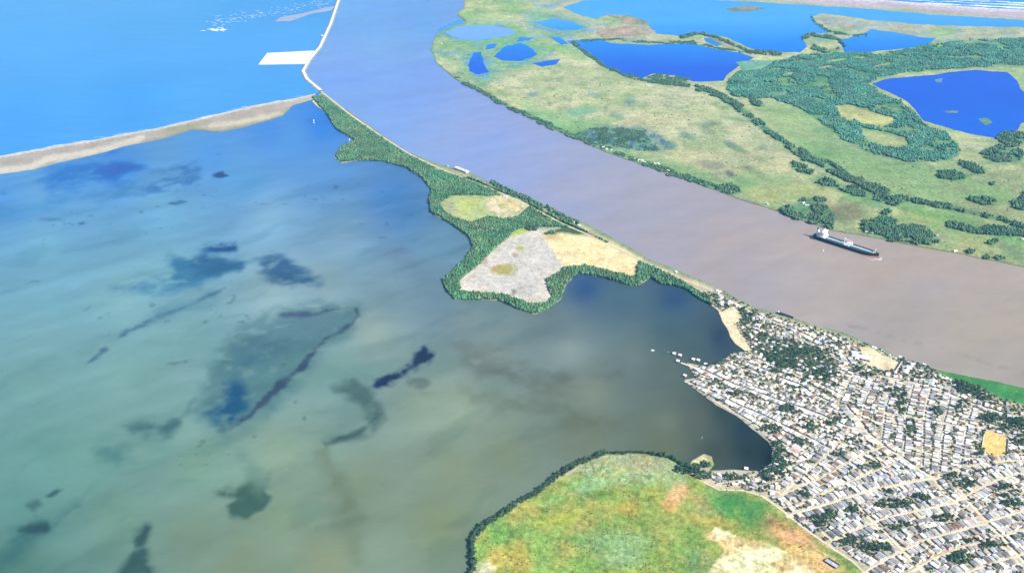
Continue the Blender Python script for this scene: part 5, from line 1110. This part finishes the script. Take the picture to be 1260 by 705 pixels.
    for y in (-4, 4): mb.box(169, 173, y-1.5, y+1.5, 9.2, 11); mb.tube((168, y, 10), (174, y, 10), .9, 8)
    mb.build('windlass', M_PIPE, t)
    mb = MB(); mb.tube((-1, 0, 9), (-2, 0, 15), .12, 5); mb.build('ensign_staff', M_WHITE, t)
build_ship()
def foam(name, spots, z, label, kind='stuff', dens=1.0):
    """irregular low foam crests lying on the water"""
    V = []; Fs = []
    for cx, cy, L, w_, ang in spots:
        n = 11; b = len(V); c, s = math.cos(ang), math.sin(ang)
        top = [(L*(i/(n-1)-.5), w_*math.sin(math.pi*(i+.4)/(n-.2))*rnd.uniform(.3, 1.1)) for i in range(n)]; bot = [(x+rnd.uniform(-.1, .1)*L/n, -y*rnd.uniform(.2, 1)) for x, y in top]
        for (x, y), (x2, y2) in zip(top, bot):
            V.append((cx+x*c-y*s, cy+x*s+y*c, z)); V.append((cx+(x+x2)/2*c-(y+y2)/2*s, cy+(x+x2)/2*s+(y+y2)/2*c, z+w_*.08)); V.append((cx+x2*c-y2*s, cy+x2*s+y2*c, z))
        for i in range(n-1): Fs += [[b+3*i, b+3*i+1, b+3*i+4, b+3*i+3], [b+3*i+1, b+3*i+2, b+3*i+5, b+3*i+4]]
    o = link(name, raw_mesh(name, np.array(V), np.array(Fs)[:, ::-1], [M_FOAM])); return tag(o, label, None, None, kind)
sp = []
for i in range(220):
    t = rnd.random(); px = 262+150*t+rnd.gauss(0, 6); py = 31-27*t+rnd.gauss(0, 2.2)-6*rnd.random(); x, y = G(px, py); sp.append((x, y, rnd.uniform(5, 24)*(1.3 if t < .15 else 1), rnd.uniform(.8, 3.2), rnd.uniform(-.5, .5)))
for i in range(26): x, y = G(258+rnd.gauss(8, 7), 36+rnd.gauss(0, 2)); sp.append((x, y, rnd.uniform(14, 34), rnd.uniform(4, 9), rnd.uniform(-.6, .6)))
foam('breaking_waves', sp, .35, 'white broken waves over the shoal beyond the white sand fill')
sp = []
for row, off in enumerate((0, -3.2, -6.2)):
    for i in range(34):
        t = rnd.random(); px = 1050+260*t; py = 0+15*t*.85+off+rnd.gauss(0, .35); x, y = G(px, py); sp.append((x, y, rnd.uniform(60, 190), rnd.uniform(5, 13)*(1.2 if row == 0 else .8), math.radians(-6)+rnd.gauss(0, .05)))
foam('surf', sp, .4, 'lines of white surf on the far beach at top right')
sp = []
for i in range(45):
    t = rnd.random(); px = -10+395*t; py = np.interp(px, [p[0] for p in SPIT_N], [p[1] for p in SPIT_N])-1.0+rnd.gauss(0, .35); x, y = G(px, py); sp.append((x, y, rnd.uniform(20, 60), rnd.uniform(.7, 1.6), math.radians(28)+rnd.gauss(0, .1)))
foam('shore_foam', sp, .4, 'thin white wash along the sea side of the sand spit')
x, y = G(1083, 319.5)
foam('bow_wave', [(x-2, y, 16, 2.4, R(-10)), (x-10, y+1, 22, 2.6, R(-25)), (x+5, y+8, 20, 1.6, R(60)), (x-24, y-2, 30, 1.2, R(-38))], .52, 'white bow wave beneath the bow of the tanker')
# ------------------------------------------------------------------ jetty
def build_jetty():
    g = gline(JETTY, 6.0); t_ = np.gradient(g, axis=0); t_ /= np.linalg.norm(t_, axis=1)[:, None]; n_ = np.stack([-t_[:, 1], t_[:, 0]], 1)
    root = thing('jetty', 'long straight stone jetty with a pale road between sea and river', 'jetty', (float(g[-1, 0]), float(g[-1, 1]), 0)); o = np.array([g[-1, 0], g[-1, 1], 0])
    n = len(g); rows = [(-13, -.6), (-9, 1.6), (-6.5, 2.3), (6.5, 2.3), (9, 1.6), (13, -.6)]; V = np.concatenate([np.concatenate([g+n_*(a+RNG.uniform(-1, 1, n) if abs(a) > 7 else a)[..., None] if np.ndim(a+RNG.uniform(-1, 1, n)) else g, np.full((n, 1), z)+(RNG.uniform(-.5, .5, (n, 1)) if abs(a) > 7 else 0)], 1) for a, z in rows]) if False else None
    parts = []
    for a, z in rows:
        off = np.full(n, a)+(RNG.uniform(-1.2, 1.2, n) if abs(a) > 7 else 0); zz = np.full(n, z)+(RNG.uniform(-.5, .5, n) if abs(a) > 7 else 0)
        parts.append(np.concatenate([g+n_*off[:, None], zz[:, None]], 1))
    V = np.concatenate(parts)-o; i = np.arange(n-1); f = np.concatenate([np.stack([k*n+i, k*n+i+1, (k+1)*n+i+1, (k+1)*n+i], 1) for k in range(5)])[:, ::-1]
    link('rock_bank', raw_mesh('rock_bank', V, f, [M_ROCK]), root)
    wv = 5.6+RNG.uniform(-.6, .6, n); V = np.concatenate([np.concatenate([g+n_*wv[:, None], np.full((n, 1), 2.36)], 1), np.concatenate([g-n_*wv[:, None], np.full((n, 1), 2.36)], 1)])-o
    f = np.stack([i, n+i, n+i+1, i+1], 1); col = np.tile((.62, .58, .48), (2*n, 1))*RNG.uniform(.88, 1.08, (2*n, 1))
    link('road', raw_mesh('road', V, f, [M_ROAD], False, {'col': col}), root)
build_jetty()
# ------------------------------------------------------------------ boats, barges, markers
def boat_mesh(L, B, h, fill=.55):
    mb = MB(); st = [(-L/2, .7), (-L*.3, .92), (0, 1), (L*.25, .86), (L*.42, .42), (L/2, .03)]; rg = [[(x, w_*B/2*.72, -.3), (x+(.12*L/2*.3 if x > 0 else 0), w_*B/2, h), (x, w_*B/2-.14, h), (x, (w_*B/2-.14)*.8, h*.35)] for x, w_ in st]
    for s in (1, -1):
        for a, b in zip(rg[:-1], rg[1:]):
            for k in range(3):
                q = [(x, y*s, z) for x, y, z in (a[k], b[k], b[k+1], a[k+1])]; mb.poly(q if s < 0 else q[::-1], 0)
    for a, b in zip(rg[:-1], rg[1:]): mb.poly([(a[3][0], -a[3][1], a[3][2]), (b[3][0], -b[3][1], b[3][2]), (b[3][0], b[3][1], b[3][2]), (a[3][0], a[3][1], a[3][2])], 1)
    mb.poly([(x, y, z) for x, y, z in rg[0][:2]]+[(x, -y, z) for x, y, z in rg[0][:2][::-1]], 0)
    return mb
M_WOODB = plain('boat_boards', (.3, .22, .14), .8)
def boat(px, py, L, B, rgb, label, yaw, cabin=True, cat='boat', name='boat'):
    x, y = G(px, py); t = thing(name, label, cat, (x, y, .5), yaw); m = plain('boat_paint', rgb, .5)
    boat_mesh(L, B, .9 if L < 12 else 1.6).build('hull', [m, M_WOODB], t)
    if cabin:
        mb = MB(); h = 1 if L < 12 else 1.6; mb.box(-L*.3, L*.08, -B*.3, B*.3, .5, h+1.1); mb.box(-L*.34, L*.13, -B*.38, B*.38, h+1.12, h+1.25); mb.build('cabin', M_WHITE, t)
    else:
        mb = MB()
        for k in (-.25, 0, .2): mb.box(L*k-.15, L*k+.15, -B*.36, B*.36, .55, .62)
        mb.build('thwart', M_WOODB, t)
    return t
boat(803, 431.6, 8.5, 3.4, (.82, .84, .84), 'small white boat alone on the lagoon off the pier', R(10))
boat(864, 539, 6, 1.5, (.55, .5, .42), 'tiny pale canoe in the dark bay above the sand spit', R(70), False)
boat(822, 433.6, 6, 1.8, (.4, .55, .5), 'small greenish canoe off the tip of the pier', R(-30), False)
boat(1013, 309, 9, 3.2, (.75, .74, .72), 'little pale motorboat on the river below the tanker', R(60))
boat(1077, 429, 22, 6, (.25, .55, .6), 'turquoise river boat moored beside the sandy yard', R(-35)); boat(1085, 432.5, 16, 5, (.4, .62, .68), 'smaller turquoise river boat moored beside the larger one', R(-50))
boat(1109, 440.5, 17, 5, (.7, .74, .74), 'white river boat moored at the top of the quay wall', R(-40)); boat(1138, 449.5, 15, 4.5, (.18, .34, .55), 'blue river boat moored left of the reed bank', R(-30)); boat(1127, 446.5, 11, 3, (.3, .34, .36), 'dark river boat moored between white and blue boats', R(-30), False)
def barge():
    x, y = G(966, 388.5); t = thing('barge', 'long black barge lying against the near river bank', 'barge', (x, y, .5), R(-41)); L, B = 42, 9
    mb = MB(); mb.prism([(-L/2, -B/2+1), (-L/2+1.5, -B/2), (L/2-5, -B/2), (L/2, -B/2+2.2), (L/2, B/2-2.2), (L/2-5, B/2), (-L/2+1.5, B/2), (-L/2, B/2-1)], -.5, 2.2); mb.build('hull', M_HULL, t)
    mb = MB(); mb.box(-15, 14, -3.4, 3.4, 2.22, 3.2); mb.build('hold_cover', plain('dark_tarpaulin', (.035, .04, .05), .8), t)
    mb = MB(); mb.box(-19.5, -16.5, -2, 2, 2.22, 4.8); mb.box(-19.8, -16.2, -2.3, 2.3, 4.82, 5); mb.build('wheelhouse', M_PIPE, t)
barge()
def marker(px, py, h, label):
    x, y = G(px, py); t = thing('channel_marker', label, 'marker', (x, y, .4)); mb = MB(); mb.tube((0, 0, -1), (0, 0, h), .55, 8); mb.build('pole', M_WHITE, t)
    mb = MB(); mb.box(-1.8, 1.8, -1.8, 1.8, h-.5, h+2.6, 0, .8); mb.box(-2.2, 2.2, -2.2, 2.2, 1.2, 1.5); mb.build('lantern_box', M_WHITE, t)
marker(386.4, 152, 10, 'white marker post standing in the open water left of the mangroves'); marker(430.5, 177, 14, 'tall white marker post standing at the mangrove point')
# ------------------------------------------------------------------ larger buildings, walls
def hall(px, py, L, W, h, yaw, rgbs, label, name='warehouse', wall=(.6, .58, .54), opens=5):
    x, y = G(px, py); t = thing(name, label, 'shed' if 'shed' in name else 'warehouse', (x, y, 1.55), yaw); mb = MB(); X, Y = L/2, W/2; r = h+W*.16
    c = [(-X, -Y), (X, -Y), (X, Y), (-X, Y)]
    for i in range(4): a, b = c[i], c[(i+1) % 4]; mb.poly([(*a, -.5), (*b, -.5), (*b, h), (*a, h)], 0)
    for s in (1, -1): mb.poly([(s*X, -Y*s, h), (s*X, Y*s, h), (s*X, 0, r-.1)], 0)
    mb.build('wall', plain('hall_wall', wall, .9), t)
    mb = MB()
    for k in range(opens):
        cx = -X+L*(k+.5)/opens
        for s in (1, -1): mb.poly([(cx-1.3, s*(Y+.02), 0), (cx+1.3, s*(Y+.02), 0), (cx+1.3, s*(Y+.02), h*.7), (cx-1.3, s*(Y+.02), h*.7)][::-s], 0)
    mb.build('door', M_OPEN, t)
    o = .8
    for s, rgb in zip((1, -1), rgbs):
        mb = MB(); q = [(-X-o, 0, r), (X+o, 0, r), (X+o, s*(Y+o), h-.1), (-X-o, s*(Y+o), h-.1)]; q = q if s < 0 else q[::-1]
        mb.poly(q, 0); mb.poly([(a, b, z-.15) for a, b, z in q[::-1]], 0)
        for i in range(4): a, b = q[i], q[(i+1) % 4]; mb.poly([(a[0], a[1], a[2]-.15), (b[0], b[1], b[2]-.15), b, a], 0)
        mb.build('roof_slope', tin('hall_roof', rgb), t)
hall(568, 210.6, 56, 13, 5, R(-45.3), [(.58, .58, .56), (.54, .54, .52)], 'long white-roofed riverside shed beside the mangrove wood', 'riverside_shed')
hall(1060, 441.5, 40, 16, 5, R(-28), [(.62, .68, .8), (.66, .72, .82)], 'pale bluish roofed warehouse at the sandy river yard'); hall(1054, 436.5, 20, 11, 4.5, R(-28), [(.7, .68, .72), (.6, .6, .66)], 'smaller pale warehouse just above the bluish one')
hall(1114, 458, 30, 15, 5, R(58), [(.62, .6, .64), (.72, .7, .7)], 'big pale warehouse right of the quay wall'); hall(1120, 452, 26, 12, 4.5, R(48), [(.6, .58, .62), (.5, .5, .56)], 'greyer warehouse by the river right of the quay wall')
hall(1147, 474, 26, 15, 5, R(62), [(.5, .53, .58), (.56, .58, .62)], 'grey roofed hall below the reed bank'); hall(1024, 694.5, 21, 10, 3.2, R(-51), [(.03, .03, .05), (.55, .56, .62)], 'isolated shed with one black and one grey roof slope on the brown clearing', 'field_shed', wall=(.12, .1, .1))
hall(979, 557, 22, 12, 3.5, R(-45), [(.5, .34, .26), (.46, .3, .22)], 'rusty reddish roofed hall in the thicket near the bay corner')
for px, py, yw, lb in [(958, 574, -52, 'narrow long white-roofed hall above the bay corner'), (963, 583, -52, 'second narrow long white-roofed hall at the bay corner')]: hall(px, py, 20, 6, 3, R(yw), [(.78, .78, .78), (.74, .74, .76)], lb, opens=3)
def wall_run(name, label, cat, ln, h, th, rgb, z=1.5):
    g = gline(ln, 1e6); x0, y0 = g[0]; t = thing(name, label, cat, (float(x0), float(y0), z)); mb = MB()
    for a, b in zip(g[:-1], g[1:]):
        d = b-a; Ln = np.hypot(*d); u = d/Ln; n = np.array([-u[1], u[0]])*th/2; q = [tuple(a-g[0]-n), tuple(b-g[0]-n), tuple(b-g[0]+n), tuple(a-g[0]+n)]; mb.prism(q, -.5, h)
    mb.build('masonry', plain('wall_plaster', rgb, .9), t); mb = MB()
    for a, b in zip(g[:-1], g[1:]):
        d = b-a; u = d/np.hypot(*d); n = np.array([-u[1], u[0]])*(th/2+.12); q = [tuple(a-g[0]-n), tuple(b-g[0]-n), tuple(b-g[0]+n), tuple(a-g[0]+n)]; mb.prism(q, h+.01, h+.2)
    mb.build('coping', plain('wall_coping', (.7, .68, .62), .9), t)
wall_run('yard_wall', 'tall dark wall with pale top closing the sandy river yard', 'wall', [(1100, 462), (1110.5, 446)], 5, 1.2, (.3, .27, .24))
wall_run('pitch_wall', 'low wall along the left side of the sandy pitch', 'wall', [(1211, 533), (1207.5, 553)], 2.6, .4, (.4, .36, .3)); wall_run('pitch_wall', 'low wall along the right side of the sandy pitch', 'wall', [(1240.5, 541), (1239, 562)], 2.6, .4, (.4, .36, .3))
hall(1246, 552, 16, 6, 3, R(82), [(.76, .76, .76), (.72, .72, .74)], 'slim white-roofed hall standing right of the sandy pitch', opens=2)
# huts on stilts off the pier, and single huts on the banks
def stilt_hut(px, py, label, rgb):
    x, y = G(px, py); t = thing('stilt_hut', label, 'hut', (x, y, .4), R(rnd.uniform(-40, -20))); mb = MB(); mb.box(-4.2, 4.2, -3.4, 3.4, 1.3, 1.5); mb.build('platform', M_WOODB, t)
    for a in (-3.8, 3.8):
        for b in (-3, 3): mb = MB(); mb.tube((a, b, -2), (a, b, 1.3), .15, 6); mb.build('stilt', M_WOODB, t)
    mb = MB(); mb.box(-3, 3, -2.4, 2.4, 1.51, 3.9); mb.build('wall', plain('board_wall', (.5, .45, .38), .9), t)
    mb = MB(); mb.poly([(-3.8, -3.2, 3.85), (3.8, -3.2, 3.85), (3.8, 3.2, 4.6), (-3.8, 3.2, 4.6)]); mb.poly([(-3.8, 3.2, 4.45), (3.8, 3.2, 4.45), (3.8, -3.2, 3.7), (-3.8, -3.2, 3.7)])
    mb.build('roof', tin('hut_roof', rgb), t)
for px, py, lb, rgb in [(829.5, 436.5, 'outermost pale hut on stilts beyond the pier tip', (.75, .75, .74)), (836.5, 438.5, 'second stilt hut between outermost hut and pier', (.6, .6, .62)), (834, 445.5, 'bluish roofed stilt hut at the very end of the pier', (.55, .65, .75)), (842.5, 463.5, 'lone white stilt hut off the lower pier', (.78, .78, .76)), (853, 443.6, 'white stilt hut on the upper side of the pier', (.74, .74, .74)), (859, 444.5, 'grey stilt hut beside the white one on the pier', (.6, .6, .6)), (868, 449.5, 'stilt hut over the water where the pier joins land', (.66, .66, .68)), (918, 578, 'white hut standing over the bay above the bay houses', (.78, .78, .76))]:
    stilt_hut(px, py, lb, rgb)
HUTS = [(742, 182.5), (746, 184.5), (752, 186), (781, 196.5), (786, 198), (790, 199), (793.5, 201), (806, 203), (810, 203), (822, 211), (944, 252), (988, 251), (993, 254), (1001, 253), (1010, 255), (1066, 287), (1073, 288), (1069, 281), (1153, 291), (1175, 310), (1258, 296), (543.5, 55), (396, 45), (596, 227), (706, 275), (712, 279), (550, 205), (622, 243), (832, 336)]
HL = ['first hut from left in the cluster below the fish ponds', 'second hut from left in the cluster below the fish ponds', 'third hut from left in the cluster below the fish ponds', 'first hut from left on the open middle stretch of far bank', 'second hut from left on the middle stretch of far bank', 'third hut from left on the middle stretch of far bank', 'fourth hut from left on the middle stretch of far bank', 'fifth hut from left on the middle stretch of far bank', 'sixth hut from left on the middle stretch of far bank', 'last hut to the right on the middle stretch of far bank',
      'lone hut on far bank left of the scrubby grove', 'first hut from left inside the scrubby grove', 'second hut from left inside the scrubby grove', 'third hut from left inside the scrubby grove', 'last hut to the right inside the scrubby grove', 'white hut at the water below the grove by the ship', 'second waterside hut below the grove by the ship', 'white hut within the grove by the ship', 'hut on the pink earth right of the grove', 'hut on the bank below the pink earth', 'white hut at the right edge of the marsh', 'tiny white hut at the rounded tip of the marsh', 'small hut on the jetty beyond the sand fill', 'pale hut on the river bank beyond the long white shed', 'pale hut by the road above the bright sand fill', 'second pale hut above the bright sand fill', 'dark small hut left of the long white shed', 'white hut above the oval clearing', 'white hut beside the road on the narrow neck']
for (px, py), lb in zip(HUTS, HL):
    x, y = G(px, py); di = rnd.choice([0, 1, 5, 7, 12]); t = thing('hut', lb, 'hut', (x, y, 2.4 if px < 400 else 1.6), rnd.uniform(0, 3.1), 'single huts along the banks'); wm, rm = house_meshes(di, rnd.choice(['white', 'cream']), 'grey' if 'dark' in lb else ('white' if 'white' in lb else 'pale grey')); link('wall', wm, t); link('roof', rm, t); t.scale = (1.05,)*3
# ------------------------------------------------------------------ the air between the plane and the coast
def build_haze():
    mb = MB(); mb.box(-66000, 66000, -66000, 66000, -1.5, CAM_H+60, 0)
    m = bpy.data.materials.new('haze_air'); m.use_nodes = True; n = m.node_tree.nodes; n.clear()
    v = n.new('ShaderNodeVolumePrincipled'); o = n.new('ShaderNodeOutputMaterial')
    v.inputs['Color'].default_value = (0.22, 0.64, 1.0, 1); v.inputs['Density'].default_value = HAZE; v.inputs['Anisotropy'].default_value = 0.0
    m.node_tree.links.new(v.outputs[0], o.inputs['Volume'])
    return tag(mb.build('haze', m), kind='stuff')
build_haze()
